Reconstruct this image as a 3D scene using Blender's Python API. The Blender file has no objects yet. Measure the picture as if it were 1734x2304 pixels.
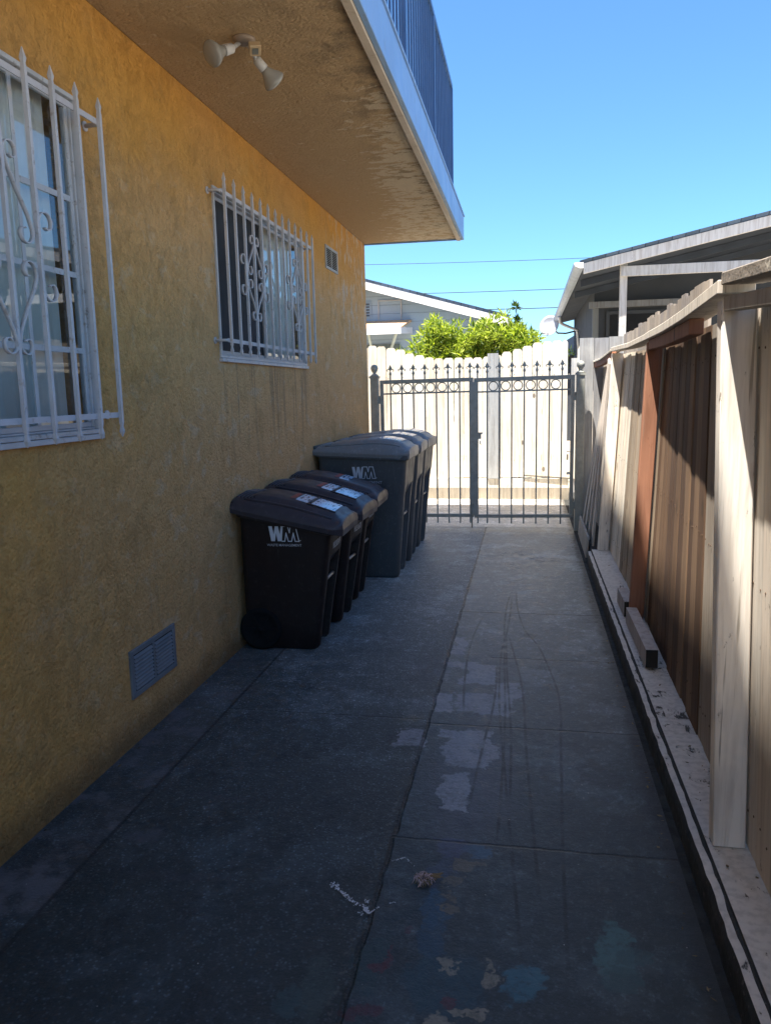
import bpy, bmesh, math, random
from math import sin, cos, pi, radians, atan2
from mathutils import Vector, Matrix, noise as mnoise
SC = bpy.context.scene
COL = SC.collection
random.seed(7)

# ---------------------------------------------------------------- camera
PITCH, YAW, ROLL = radians(8.93), radians(10.55), 0.022
F = Vector((-sin(YAW)*cos(PITCH), cos(YAW)*cos(PITCH), -sin(PITCH)))
R0 = Vector((cos(YAW), sin(YAW), 0)); U0 = R0.cross(F)
RT = R0*cos(ROLL) - U0*sin(ROLL); UP = R0*sin(ROLL) + U0*cos(ROLL)
cam = bpy.data.cameras.new('camera'); camo = bpy.data.objects.new('camera', cam); COL.objects.link(camo)
M = Matrix((RT, UP, -F)).transposed().to_4x4(); M.translation = Vector((0, 0, 1.6))
camo.matrix_world = M
cam.sensor_fit = 'VERTICAL'; cam.sensor_height = 24; cam.lens = 18.032
cam.clip_start = 0.05; cam.clip_end = 500
SC.camera = camo
# ---------------------------------------------------------------- light
SUN = Vector((-0.20, -0.25, 1.0)).normalized()
w = bpy.data.worlds.new('World'); SC.world = w; w.use_nodes = True
nt = w.node_tree; bg = nt.nodes['Background']
sky = nt.nodes.new('ShaderNodeTexSky'); sky.sky_type = 'NISHITA'; sky.sun_disc = False
sky.sun_elevation = math.asin(SUN.z); sky.sun_rotation = atan2(SUN.x, SUN.y)
sky.air_density = 1.0; sky.dust_density = 0.4; sky.ozone_density = 6.0
tint = nt.nodes.new('ShaderNodeMix'); tint.data_type = 'RGBA'; tint.blend_type = 'MULTIPLY'; tint.inputs[0].default_value = 1; tint.inputs[7].default_value = (.62, .865, 1, 1)
nt.links.new(sky.outputs[0], tint.inputs[6]); nt.links.new(tint.outputs[2], bg.inputs[0]); bg.inputs[1].default_value = 0.082
sl = bpy.data.lights.new('sun', 'SUN'); sl.energy = 5.0; sl.angle = radians(0.53); sl.color = (1, 0.95, 0.86)
so = bpy.data.objects.new('sun', sl); COL.objects.link(so)
so.rotation_euler = SUN.to_track_quat('Z', 'Y').to_euler(); so.location = (0, 0, 20)
vs = SC.view_settings; vs.view_transform = 'Standard'; vs.look = 'None'; vs.gamma = 1; vs.exposure = 1.8
SC.cycles.max_bounces = 10; SC.cycles.diffuse_bounces = 6; SC.cycles.glossy_bounces = 4

# ---------------------------------------------------------------- helpers
class N:
    """small node helper"""
    def __init__(s, name, rough=0.7, spec=0.4, metal=0.0):
        s.m = bpy.data.materials.new(name); s.m.use_nodes = True
        s.t = s.m.node_tree; s.b = s.t.nodes['Principled BSDF']
        s.b.inputs['Roughness'].default_value = rough
        s.b.inputs['Specular IOR Level'].default_value = spec
        s.b.inputs['Metallic'].default_value = metal
        s.tc = s.t.nodes.new('ShaderNodeTexCoord'); s.P = s.tc.outputs['Object']
    def link(s, a, b):
        if hasattr(a, 'links') or isinstance(a, bpy.types.NodeSocket): s.t.links.new(a, b)
        else:
            if isinstance(a, tuple) and b.type == 'RGBA' and len(a) == 3: a = (*a, 1)
            b.default_value = a
    def mp(s, scale=(1, 1, 1), loc=(0, 0, 0), src=None):
        n = s.t.nodes.new('ShaderNodeMapping'); n.inputs['Scale'].default_value = scale; n.inputs['Location'].default_value = loc
        s.link(src or s.P, n.inputs[0]); return n.outputs[0]
    def noise(s, scale, detail=4, rough=0.55, src=None, dist=0.0):
        n = s.t.nodes.new('ShaderNodeTexNoise'); n.inputs['Scale'].default_value = scale
        n.inputs['Detail'].default_value = detail; n.inputs['Roughness'].default_value = rough; n.inputs['Distortion'].default_value = dist
        s.link(src or s.P, n.inputs['Vector']); return n.outputs[0]
    def noisec(s, scale, src=None, detail=2):
        n = s.t.nodes.new('ShaderNodeTexNoise'); n.inputs['Scale'].default_value = scale; n.inputs['Detail'].default_value = detail
        s.link(src or s.P, n.inputs['Vector']); return n.outputs[1]
    def voro(s, scale, src=None, feat='F1', out='Distance', rnd=1):
        n = s.t.nodes.new('ShaderNodeTexVoronoi'); n.feature = feat; n.inputs['Scale'].default_value = scale
        n.inputs['Randomness'].default_value = rnd
        s.link(src or s.P, n.inputs['Vector']); return n.outputs[out]
    def math(s, op, a, b=0.0, c=0.0, clamp=False):
        n = s.t.nodes.new('ShaderNodeMath'); n.operation = op; n.use_clamp = clamp
        s.link(a, n.inputs[0]); s.link(b, n.inputs[1]); s.link(c, n.inputs[2]); return n.outputs[0]
    def vmath(s, op, a, b=(0, 0, 0)):
        n = s.t.nodes.new('ShaderNodeVectorMath'); n.operation = op
        s.link(a, n.inputs[0]); s.link(b, n.inputs[1])
        return n.outputs['Value'] if op in ('LENGTH', 'DOT_PRODUCT', 'DISTANCE') else n.outputs[0]
    def ramp(s, x, lo, hi, a=0.0, b=1.0):
        n = s.t.nodes.new('ShaderNodeMapRange'); n.interpolation_type = 'SMOOTHSTEP'
        s.link(x, n.inputs[0]); s.link(lo, n.inputs[1]); s.link(hi, n.inputs[2]); s.link(a, n.inputs[3]); s.link(b, n.inputs[4])
        return n.outputs[0]
    def mix(s, f, a, b, blend='MIX'):
        n = s.t.nodes.new('ShaderNodeMix'); n.data_type = 'RGBA'; n.blend_type = blend
        s.link(f, n.inputs[0]); s.link(a, n.inputs[6]); s.link(b, n.inputs[7]); return n.outputs[2]
    def sep(s, src=None):
        n = s.t.nodes.new('ShaderNodeSeparateXYZ'); s.link(src or s.P, n.inputs[0]); return n.outputs
    def comb(s, x, y, z):
        n = s.t.nodes.new('ShaderNodeCombineXYZ'); s.link(x, n.inputs[0]); s.link(y, n.inputs[1]); s.link(z, n.inputs[2]); return n.outputs[0]
    def oinfo(s, out):
        n = s.t.nodes.new('ShaderNodeObjectInfo'); return n.outputs[out]
    def color(s, c): s.link(c, s.b.inputs['Base Color']); return s
    def rough(s, r): s.link(r, s.b.inputs['Roughness']); return s
    def bump(s, h, dist=0.01, strength=1.0, prev=None):
        n = s.t.nodes.new('ShaderNodeBump'); n.inputs['Distance'].default_value = dist; n.inputs['Strength'].default_value = strength
        s.link(h, n.inputs['Height'])
        if prev: s.link(prev, n.inputs['Normal'])
        s.link(n.outputs[0], s.b.inputs['Normal']); return n.outputs[0]

def tag(o, label=None, cat=None, group=None, kind=None):
    if label: o['label'] = label
    if cat: o['category'] = cat
    if group: o['group'] = group
    if kind: o['kind'] = kind
    return o
def thing(name, label, cat, loc=(0, 0, 0), group=None):
    o = bpy.data.objects.new(name, None); COL.objects.link(o); o.location = loc; o.empty_display_size = .1
    return tag(o, label, cat, group)

class MB:
    def __init__(s): s.v = []; s.f = []; s.m = []; s.sm = []
    def face(s, idx, mi=0, smooth=False): s.f.append(idx); s.m.append(mi); s.sm.append(smooth)
    def hexa(s, p, mi=0):
        b = len(s.v); s.v += [tuple(q) for q in p]
        for q in ((0, 3, 2, 1), (4, 5, 6, 7), (0, 1, 5, 4), (1, 2, 6, 5), (2, 3, 7, 6), (3, 0, 4, 7)): s.face([b+i for i in q], mi)
        return s
    def box(s, x0, x1, y0, y1, z0, z1, mi=0):
        return s.hexa([(x0, y0, z0), (x1, y0, z0), (x1, y1, z0), (x0, y1, z0), (x0, y0, z1), (x1, y0, z1), (x1, y1, z1), (x0, y1, z1)], mi)
    def quad(s, a, b, c, d, mi=0):
        i = len(s.v); s.v += [tuple(a), tuple(b), tuple(c), tuple(d)]; s.face([i, i+1, i+2, i+3], mi); return s
    def bar(s, a, b, w, h, up=(0, 0, 1), mi=0):
        a = Vector(a); b = Vector(b); d = (b-a).normalized(); u = Vector(up)
        r = d.cross(u).normalized(); u = r.cross(d).normalized(); r *= w/2; u *= h/2
        return s.hexa([a-r-u, a+r-u, b+r-u, b-r-u, a-r+u, a+r+u, b+r+u, b-r+u], mi)
    def tube(s, path, r, n=8, mi=0, caps=True, closed=False):
        path = [Vector(p) for p in path]; rs = r if isinstance(r, (list, tuple)) else [r]*len(path)
        L = len(path); base = len(s.v); nx = None
        for i, p in enumerate(path):
            if closed: d = path[(i+1) % L]-path[i-1]
            else: d = path[min(i+1, L-1)]-path[max(i-1, 0)]
            d.normalize()
            if nx is None:
                nx = d.cross(Vector((0, 0, 1)) if abs(d.z) < .9 else Vector((1, 0, 0))).normalized()
            else: nx = (nx-d*nx.dot(d)).normalized()
            ny = d.cross(nx)
            for k in range(n):
                a = 2*pi*k/n; s.v.append(tuple(p+(nx*cos(a)+ny*sin(a))*rs[i]))
        for i in range(L if closed else L-1):
            j = (i+1) % L
            for k in range(n):
                k2 = (k+1) % n; s.face([base+i*n+k, base+i*n+k2, base+j*n+k2, base+j*n+k], mi, True)
        if caps and not closed:
            s.face([base+k for k in range(n)][::-1], mi); s.face([base+(L-1)*n+k for k in range(n)], mi)
        return s
    def lathe(s, prof, c=(0, 0, 0), ax=(0, 0, 1), n=24, mi=0):
        """prof: list of (r, h) along axis"""
        ax = Vector(ax).normalized(); u = ax.cross(Vector((0, 0, 1)) if abs(ax.z) < .9 else Vector((1, 0, 0))).normalized(); v = ax.cross(u)
        base = len(s.v); c = Vector(c)
        for r, h in prof:
            for k in range(n):
                a = 2*pi*k/n; s.v.append(tuple(c+ax*h+(u*cos(a)+v*sin(a))*r))
        for i in range(len(prof)-1):
            for k in range(n):
                k2 = (k+1) % n; s.face([base+i*n+k, base+i*n+k2, base+(i+1)*n+k2, base+(i+1)*n+k], mi, True)
        s.face([base+k for k in range(n)][::-1], mi); s.face([base+(len(prof)-1)*n+k for k in range(n)], mi)
        return s
    def strip(s, path, t, x0, x1, mi=0):
        """flat bar following a path in the YZ plane, thickness t in plane, from x0 to x1"""
        P = [Vector((0, y, z)) for y, z in path]; base = len(s.v); L = len(P)
        for i, p in enumerate(P):
            d = (P[min(i+1, L-1)]-P[max(i-1, 0)]).normalized(); nn = Vector((0, -d.z, d.y))*t/2
            for q, x in ((p+nn, x0), (p+nn, x1), (p-nn, x1), (p-nn, x0)): s.v.append((x, q.y, q.z))
        for i in range(L-1):
            for k in range(4):
                k2 = (k+1) % 4; s.face([base+i*4+k, base+i*4+k2, base+i*4+4+k2, base+i*4+4+k], mi, k % 2 == 0)
        s.face([base, base+1, base+2, base+3][::-1], mi); s.face([base+(L-1)*4+k for k in range(4)], mi)
        return s
    def prism(s, pts, ax, a, b, mi=0):
        """extrude polygon pts (2D) along axis ax from a to b; ax 0: pts=(y,z), 1: pts=(x,z), 2: pts=(x,y)"""
        def mk(p, t):
            return (t, p[0], p[1]) if ax == 0 else (p[0], t, p[1]) if ax == 1 else (p[0], p[1], t)
        base = len(s.v); n = len(pts)
        s.v += [mk(p, a) for p in pts]+[mk(p, b) for p in pts]
        s.face(list(range(base, base+n)), mi); s.face(list(range(base+n, base+2*n))[::-1], mi)
        for i in range(n):
            j = (i+1) % n; s.face([base+i, base+n+i, base+n+j, base+j], mi)
        return s
    def build(s, name, mats, parent=None, bevel=0, color=None, label=None, off=None, auto=True):
        me = bpy.data.meshes.new(name); me.from_pydata(s.v, [], s.f)
        if not isinstance(mats, (list, tuple)): mats = [mats]
        for m in mats: me.materials.append(m.m if isinstance(m, N) else m)
        me.polygons.foreach_set('material_index', s.m); me.polygons.foreach_set('use_smooth', s.sm)
        bm = bmesh.new(); bm.from_mesh(me); bmesh.ops.recalc_face_normals(bm, faces=bm.faces)
        if bevel:
            bmesh.ops.remove_doubles(bm, verts=bm.verts, dist=1e-5)
            es = [e for e in bm.edges if len(e.link_faces) == 2 and e.calc_face_angle(0) > 0.6]
            bmesh.ops.bevel(bm, geom=es, offset=bevel, segments=1, affect='EDGES', clamp_overlap=True)
        bm.to_mesh(me); bm.free(); me.update()
        if name == 'pane' and len(me.polygons) == 1 and me.polygons[0].normal.x < 0: me.flip_normals()
        o = bpy.data.objects.new(name, me); COL.objects.link(o)
        if parent is not None:
            o.parent = parent
            if off is None and parent.type == 'EMPTY' and parent.rotation_euler.z == 0: o.location = -parent.location
        if color: o.color = (*color, 1)
        if label: o['label'] = label
        return o

def copy_tree(o, parent=None):
    c = o.copy(); COL.objects.link(c)
    if parent is not None: c.parent = parent
    for ch in list(o.children): copy_tree(ch, c)
    return c

def text_mesh(txt, size, mat, name, parent, M4, extrude=0.0006, sx=1.0):
    cu = bpy.data.curves.new('t', 'FONT'); cu.body = txt; cu.size = size; cu.extrude = extrude; cu.align_x = 'CENTER'
    cu.offset = size*0.012
    to = bpy.data.objects.new('t', cu); COL.objects.link(to)
    dg = bpy.context.evaluated_depsgraph_get(); me = bpy.data.meshes.new_from_object(to.evaluated_get(dg))
    COL.objects.unlink(to); bpy.data.objects.remove(to); me.transform(Matrix.Diagonal((sx, 1, 1, 1))); me.transform(M4)
    me.materials.clear(); me.materials.append(mat.m); me.name = name
    o = bpy.data.objects.new(name, me); COL.objects.link(o); o.parent = parent
    return o

# ---------------------------------------------------------------- materials
def mat_stucco(name='wall_stucco', soffit=False):
    n = N(name, 0.85, 0.2)
    big = n.noise(0.9, 3); mid = n.noise(5, 5, .6)
    st = n.noise(9, 6, .68, src=n.mp((1, .62, .9)), dist=.6)
    c = n.mix(n.ramp(big, .35, .65), (.70, .362, .088), (.64, .345, .110))
    z = n.sep()[2]; y = n.sep()[1]; x = n.sep()[0]
    if not soffit:
        # weathered greyer tan on the middle height and towards the open corner of the wall
        wea = n.math('MULTIPLY', n.ramp(n.math('ADD', z, n.math('MULTIPLY', mid, .7)), 3.2, 2.75), n.ramp(n.math('ADD', y, n.math('MULTIPLY', mid, 1.6)), 2.3, 5.5))
        c = n.mix(n.math('MULTIPLY', wea, .8), c, (.73, .45, .215))
        c = n.mix(n.math('MULTIPLY', n.ramp(st, .55, .62), n.math('MULTIPLY', wea, .7)), c, (.72, .52, .31))
        chalk = n.math('MULTIPLY', n.ramp(n.noise(9, 6, .7, src=n.mp((1, 1, .5))), .5, .62), n.math('MULTIPLY', n.ramp(y, 6.6, 8.0), n.ramp(z, 1.7, 2.5)))
        c = n.mix(n.math('MULTIPLY', chalk, .75), c, (.62, .58, .50))
        drip = n.noise(14, 3, .5, src=n.mp((1, 1, .06)))
        c = n.mix(n.math('MULTIPLY', n.ramp(drip, .56, .72), n.ramp(z, 1.7, .6, 0, .16)), c, (.30, .17, .075))
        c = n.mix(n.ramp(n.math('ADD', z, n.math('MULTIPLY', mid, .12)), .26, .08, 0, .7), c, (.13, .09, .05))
        und = n.math('MULTIPLY', n.math('MULTIPLY', n.ramp(drip, .50, .62), n.ramp(z, .9, 1.75)), n.math('MULTIPLY', n.ramp(z, 1.82, 1.78), n.math('MULTIPLY', n.ramp(y, 4.2, 4.5), n.ramp(y, 6.3, 6.1))))
        c = n.mix(n.math('MULTIPLY', und, .5), c, (.26, .17, .10))
        bb = n.noise(3.2, 7, .72); c = n.mix(n.ramp(bb, .52, .66, 0, .38), c, (.40, .235, .085)); c = n.mix(n.ramp(n.noise(2.6, 7, .7, src=n.mp((1, 1, 1), (3, 7, 1))), .54, .66, 0, .15), c, (.66, .47, .22))
        c = n.mix(n.ramp(n.noise(38, 5, .75), .66, .72, 0, .5), c, (.22, .14, .06))
    else:
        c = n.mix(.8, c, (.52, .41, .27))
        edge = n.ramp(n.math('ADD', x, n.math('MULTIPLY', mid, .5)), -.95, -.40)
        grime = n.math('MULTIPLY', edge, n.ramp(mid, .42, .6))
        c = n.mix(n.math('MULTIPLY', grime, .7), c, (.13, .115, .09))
        pe = n.noise(10, 9, .74, src=n.mp((.8, 1.35, 1)), dist=.25)
        side = n.ramp(n.math('ADD', x, n.math('MULTIPLY', y, .13)), -.62, -.05)
        far = n.ramp(y, 3.7, 5.0)
        pm = n.math('MULTIPLY', n.math('MULTIPLY', side, far), .16)
        for bx, by, rx, ry in ((-.80, 4.50, .10, .13), (-.86, 4.62, .06, .07), (-.80, 5.05, .10, .20), (-.92, 5.6, .10, .12), (-1.0, 6.3, .16, .16)):
            q = n.vmath('LENGTH', n.vmath('MULTIPLY', n.vmath('SUBTRACT', n.comb(x, y, 0), (bx, by, 0)), (1/rx, 1/ry, 0)))
            pm = n.math('ADD', pm, n.ramp(q, 1.3, .2, 0, .13))
        c = n.mix(n.ramp(n.math('ADD', pe, pm), .615, .645, 0, .88), c, (.70, .60, .44))
    gr_ = n.math('ADD', n.math('MULTIPLY', n.noise(75, 6, .8), .6), n.math('MULTIPLY', n.noise(24, 8, .8, src=n.mp((1, .6, 1))), .4))
    c = n.mix(n.ramp(gr_, .53, .62, 0, .55), c, n.mix(1, c, (.62, .59, .56), 'MULTIPLY')); c = n.mix(n.ramp(gr_, .46, .38, 0, .4), c, n.mix(1, c, (1.28, 1.27, 1.25), 'MULTIPLY'))  # light and shade of the stucco grain painted in as colour flecks
    # texture: spray dashes plus trowelled ridges
    h = n.math('ADD', n.math('MULTIPLY', n.noise(62, 6, .75), 1.1), n.math('MULTIPLY', n.ramp(n.voro(48), .1, .6), .35))
    h = n.math('ADD', h, n.math('MULTIPLY', n.ramp(n.noise(22, 8, .75, src=n.mp((1, 1, .8)), dist=.3), .50, .66), .34))
    h = n.math('ADD', h, n.math('MULTIPLY', n.noise(2.2, 2), 3.0))
    h = n.math('ADD', h, n.math('MULTIPLY', n.ramp(n.noise(9, 7, .7, src=n.mp((1, 1, .8), (2, 5, 1)), dist=.8), .50, .62), .40))
    n.bump(h, 0.013, .9)
    return n.color(c)
STUCCO = mat_stucco(); SOFFIT = mat_stucco('soffit_stucco', True)

def simple(name, c, rough=.6, var=.15, sc=6, bump=0, spec=.4, metal=0, bs=60, dirt=None):
    n = N(name, rough, spec, metal)
    v = n.noise(sc, 5, .6)
    col = n.mix(n.ramp(v, .3, .7), tuple(k*(1-var) for k in c), tuple(min(1, k*(1+var)) for k in c))
    if dirt: col = n.mix(n.ramp(n.noise(sc*3, 6, .7), .57, .68, 0, dirt[1]), col, dirt[0])
    if bump: n.bump(n.noise(bs, 3, .6), bump, .6)
    n.rough(n.ramp(n.noise(sc*2, 3), .3, .7, max(0, rough-.1), min(1, rough+.1)))
    return n.color(col)
ALU = simple('white_aluminium', (.52, .52, .53), .4, .08, 9, dirt=((.20, .15, .11), .6))
BARW = simple('painted_steel_bar', (.54, .52, .53), .42, .07, 9, dirt=((.24, .15, .09), .5), bump=.001)
FASC = simple('fascia_sky_tint', (.19, .34, .60), .45, .08, 2.5, dirt=((.19, .26, .38), .5), bump=.001, bs=20)  # blue of the reflected sky painted into the fascia colour
TRIM = simple('soffit_trim_paint', (.50, .44, .37), .6, .1, 5, dirt=((.3, .22, .15), .5))
RAILM = simple('balcony_rail_paint', (.06, .14, .33), .5, .1, 5)
IRON = simple('gate_glare_grey', (.38, .38, .33), .5, .12, 14, bump=.0008, dirt=((.20, .17, .13), .35))  # lens glare mixed into the iron's colour, so it is paler grey
GLASSDARK = simple('room_dark', (.035, .037, .04), .8)
CURT = simple('curtain_cloth', (.80, .82, .80), .9, .1, 3)
SCREEN = simple('insect_screen', (.028, .030, .034), .75, .25, 1.6)
BLACKR = simple('rubber', (.013, .013, .014), .85, .1, spec=.12)
CONC = simple('aged_concrete', (.30, .28, .25), .8, .2, 4, bump=.004)
GROUND = simple('bare_ground', (.40, .34, .26), .95, .2, 2, bump=.01)
WPAINT = simple('white_house_paint', (.86, .85, .83), .6, .05, 4, bump=.001)
GREYSID = N('grey_siding', .75, .2)
_z = GREYSID.sep()[2]; _w = GREYSID.math('FRACT', GREYSID.math('DIVIDE', _z, .2))
GREYSID.bump(_w, .02, .8); GREYSID.color(GREYSID.mix(GREYSID.ramp(_w, 0, .12), (.20, .27, .35), (.28, .38, .50)))  # bluish haze and shade put into the siding colour
TANROOF = simple('tan_shingle', (.62, .40, .24), .9, .2, 14, bump=.01, bs=25)
def mat_shingle(name, c):
    n = N(name, .9, .2); br = n.t.nodes.new('ShaderNodeTexBrick'); n.link(n.P, br.inputs['Vector'])
    br.inputs['Scale'].default_value = 3; br.inputs['Color1'].default_value = (*c, 1); br.inputs['Color2'].default_value = (*[k*.6 for k in c], 1)
    br.inputs['Mortar'].default_value = (*[k*.3 for k in c], 1); n.bump(n.noise(60), .004, .8); return n.color(br.outputs[0])
SHING = mat_shingle('blue_grey_shingle', (.13, .19, .29))  # bluish lens veil mixed into the shingle colour
DARKEAVE = simple('eave_boards', (.050, .062, .085), .85, .2, 3, bump=.002)  # shade under the eave is put into this dark colour
GREYW = simple('shade_toned_wall', (.055, .062, .075), .85, .1, 3)  # wall colour darkened to carry the shade of the porch

def mat_wood(name, wear=.25, bare=(.30, .25, .20)):
    n = N(name, .8, .25)
    r = n.oinfo('Random'); oc = n.oinfo('Color')
    p = n.vmath('ADD', n.P, n.comb(n.math('MULTIPLY', r, 37), n.math('MULTIPLY', r, 19), n.math('MULTIPLY', r, 11)))
    g = n.noise(26, 5, .6, src=n.mp((1, 1, .07), src=p), dist=.5)
    g2 = n.noise(70, 3, .6, src=n.mp((1, 1, .03), src=p))
    bl = n.noise(3.0, 4, .6, src=p)
    c = n.mix(n.math('MULTIPLY', n.ramp(g, .40, .68), .5), oc, n.mix(1, oc, (.50, .46, .43), 'MULTIPLY'))
    c = n.mix(n.ramp(n.noise(16, 8, .8, src=n.mp((1, 1, .4), src=p)), .60, .66, 0, wear*1.3), c, n.mix(1, oc, (.30, .27, .24), 'MULTIPLY'))
    c = n.mix(n.ramp(bl, .5, .75, 0, .4), c, n.mix(1, oc, (1.35, 1.3, 1.2), 'MULTIPLY'))
    c = n.mix(n.math('MULTIPLY', n.ramp(g2, .62, .72), wear), c, bare)
    kn = n.voro(2.7, src=n.mp((1, 1, .6), src=p))
    c = n.mix(n.ramp(kn, .075, .05, 0, .75), c, (.07, .045, .03))
    n.bump(n.math('ADD', g, n.math('MULTIPLY', g2, .6)), .004, .7)
    return n.color(c)
WOOD = mat_wood('fence_wood'); WPEEL = mat_wood('painted_fence_wood', .75)
def mat_peel(name='peeling_white_paint', base=(.62, .575, .535), under=(.10, .09, .08)):
    n = N(name, .75, .25)
    a = n.noise(22, 8, .75, src=n.mp((1.3, .5, 1)), dist=.5); d = n.noise(3.5, 3)
    m = n.ramp(n.math('ADD', a, n.math('MULTIPLY', d, .5)), .86, .89)
    c = n.mix(n.ramp(n.noise(40, 4), .4, .7), base, tuple(k*.78 for k in base))
    c = n.mix(m, c, under); n.bump(n.math('SUBTRACT', n.noise(60, 4), n.math('MULTIPLY', m, 2)), .004, .8)
    return n.color(c)
PEEL = mat_peel(); DIRTY_SHADE = simple('dirty_shaded_face', (.035, .036, .036), .85, .3, 12, bump=.006, bs=40, dirt=((.12, .11, .10), .7))  # unpainted dirty kerb face, with its shade painted into the black

# sealed driveway with wear, patches, drag marks
def mat_path():
    n = N('sealed_concrete', .5, .4)
    P = n.P; X, Y, Z = n.sep()
    fine = n.noise(70, 6, .75); mid = n.noise(14, 6, .65); big = n.noise(1.3, 4, .6)
    wob = n.vmath('SCALE', n.vmath('SUBTRACT', n.noisec(6, detail=6), (.5, .5, .5))); wob.node.inputs['Scale'].default_value = .16
    PW = n.vmath('ADD', P, wob)
    wob2 = n.vmath('SCALE', n.vmath('SUBTRACT', n.noisec(35, detail=6), (.5, .5, .5))); wob2.node.inputs['Scale'].default_value = .075
    PW = n.vmath('ADD', PW, wob2)
    c = n.mix(n.ramp(big, .3, .7), (.020, .028, .030), (.033, .043, .045))
    # right hand lane: a smoother, bluer coat
    right = n.ramp(X, -.47, -.46)
    c = n.mix(right, c, n.mix(n.ramp(mid, .35, .7), (.023, .033, .037), (.037, .050, .055)))
    # paler towards the gate: worn sealer, plus lens glare painted into the colour
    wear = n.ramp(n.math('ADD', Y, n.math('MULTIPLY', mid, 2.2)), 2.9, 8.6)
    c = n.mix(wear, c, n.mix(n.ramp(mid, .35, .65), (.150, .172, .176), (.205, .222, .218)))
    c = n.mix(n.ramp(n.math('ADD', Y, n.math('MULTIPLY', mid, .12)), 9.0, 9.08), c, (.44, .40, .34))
    # aggregate speckle of the rough coat
    c = n.mix(n.math('MULTIPLY', n.ramp(n.voro(62), .34, .14), n.math('SUBTRACT', 1.0, n.math('MULTIPLY', right, .65))), c, n.mix(1, c, (2.3, 2.3, 2.4), 'MULTIPLY'))
    c = n.mix(n.ramp(n.noise(30, 5, .7), .60, .72, 0, .4), c, n.mix(1, c, (.45, .45, .5), 'MULTIPLY'))
    scr = n.noise(26, 8, .78, src=n.mp((1, .8, 1)))
    c = n.mix(n.ramp(scr, .52, .62, 0, .75), c, n.mix(1, c, (1.9, 1.9, 1.95), 'MULTIPLY'))
    c = n.mix(n.ramp(n.noise(5, 8, .76), .53, .64, 0, .7), c, n.mix(1, c, (.55, .55, .6), 'MULTIPLY'))
    c = n.mix(n.ramp(n.noise(2.2, 8, .75, src=n.mp((1, 1, 1), (4, 2, 0))), .51, .59, 0, .65), c, n.mix(1, c, (1.8, 1.8, 1.85), 'MULTIPLY'))
    brk = n.ramp(n.math('ADD', n.math('MULTIPLY', n.noise(38, 8, .8), .6), n.math('MULTIPLY', n.noise(9, 6, .75), .4)), .41, .53, .42, 1)
    def blob(cx, cy, rx, ry, col, amt=1.0, edge=.25, sq=False):
        nonlocal c
        q = n.vmath('MULTIPLY', n.vmath('SUBTRACT', PW, (cx, cy, 0)), (1/rx, 1/ry, 0))
        if sq:
            a = n.vmath('ABSOLUTE', q); s3 = n.sep(a); dd = n.math('MAXIMUM', s3[0], s3[1])
        else: dd = n.vmath('LENGTH', q)
        c = n.mix(n.math('MULTIPLY', n.ramp(dd, 1, 1-edge, 0, amt), brk), c, col)
    BL = (.075, .085, .115)
    blob(-.20, 4.1, .26, .75, (.085, .092, .105), .75, .7); blob(-.22, 3.0, .25, .7, (.080, .087, .110), .75, .7)
    for a in ((-.413, 4.67, .045, .17), (-.378, 4.32, .10, .07), (-.253, 4.19, .09, .16), (-.10, 3.96, .07, .12), (-.205, 3.78, .15, .14), (-.417, 3.78, .05, .13), (-.25, 3.28, .11, .19), (-.36, 3.42, .05, .05), (-.52, 3.35, .06, .10), (-.28, 2.9, .06, .15)):
        blob(*a, (.22, .235, .265), .95, .12, True)
    blob(-.56, 4.25, .13, .35, (.07, .077, .09), .6, .6)
    blob(-.154, 2.50, .06, .045, (.045, .10, .16), .9); blob(-.25, 2.50, .07, .07, (.06, .075, .13), .8)
    blob(-.28, 2.35, .05, .14, (.045, .065, .11), .7, .5); blob(-.275, 2.17, .045, .10, (.025, .07, .12), .8)
    blob(-.26, 2.05, .06, .08, (.022, .06, .10), .75); blob(-.22, 1.88, .12, .13, (.02, .055, .075), .8); blob(-.42, 1.90, .06, .12, (.022, .05, .055), .7)
    blob(-.011, 1.90, .06, .09, (.04, .12, .165), .9); blob(.25, 2.06, .075, .12, (.06, .13, .14), .9, .2); blob(.31, 2.05, .06, .05, (.04, .08, .09), .8, .2)
    blob(.27, 1.95, .05, .05, (.04, .078, .085), .8, .2); blob(.242, 2.88, .05, .05, (.04, .06, .06), .7)
    blob(-.55, 1.80, .05, .15, (.05, .072, .068), .8, .4); blob(-.62, 1.72, .05, .06, (.045, .08, .085), .8)
    for a in ((-.207, 2.40, .05, .05), (-.165, 2.42, .035, .02), (-.22, 2.30, .03, .03), (-.216, 2.224, .03, .02), (-.22, 2.17, .03, .02)): blob(*a, (.12, .10, .075), .8)
    for a in ((-.209, 1.96, .022, .04), (-.10, 1.90, .03, .035), (-.108, 1.955, .012, .03), (-.21, 1.75, .035, .035), (-.15, 1.80, .045, .012)): blob(*a, (.21, .19, .15), .9, .3)
    blob(-.385, 1.93, .018, .045, (.09, .02, .03), .8); blob(-.34, 2.06, .02, .02, (.07, .025, .035), .7); blob(-.19, 1.82, .025, .015, (.09, .02, .03), .7); blob(-.42, 1.73, .06, .02, (.08, .018, .03), .7)
    blob(-1.374, 2.40, .10, .06, (.085, .09, .105), .7, .6); blob(-1.2, 2.72, .20, .035, (.055, .06, .07), .7, .7); blob(-1.15, 2.2, .3, .04, (.05, .052, .06), .5, .7)
    blob(.02, 4.92, .045, .06, (.06, .065, .066), .8); blob(-.57, 3.55, .10, .05, (.16, .14, .09), .55, .7)
    for a in ((-.076, 7.55, .2, .1), (.159, 7.25, .13, .13), (-.32, 7.26, .1, .06), (-.06, 6.42, .05, .1), (-.15, 7.15, .25, .08)): blob(*a, (.34, .32, .29), .45, .9)
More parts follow.
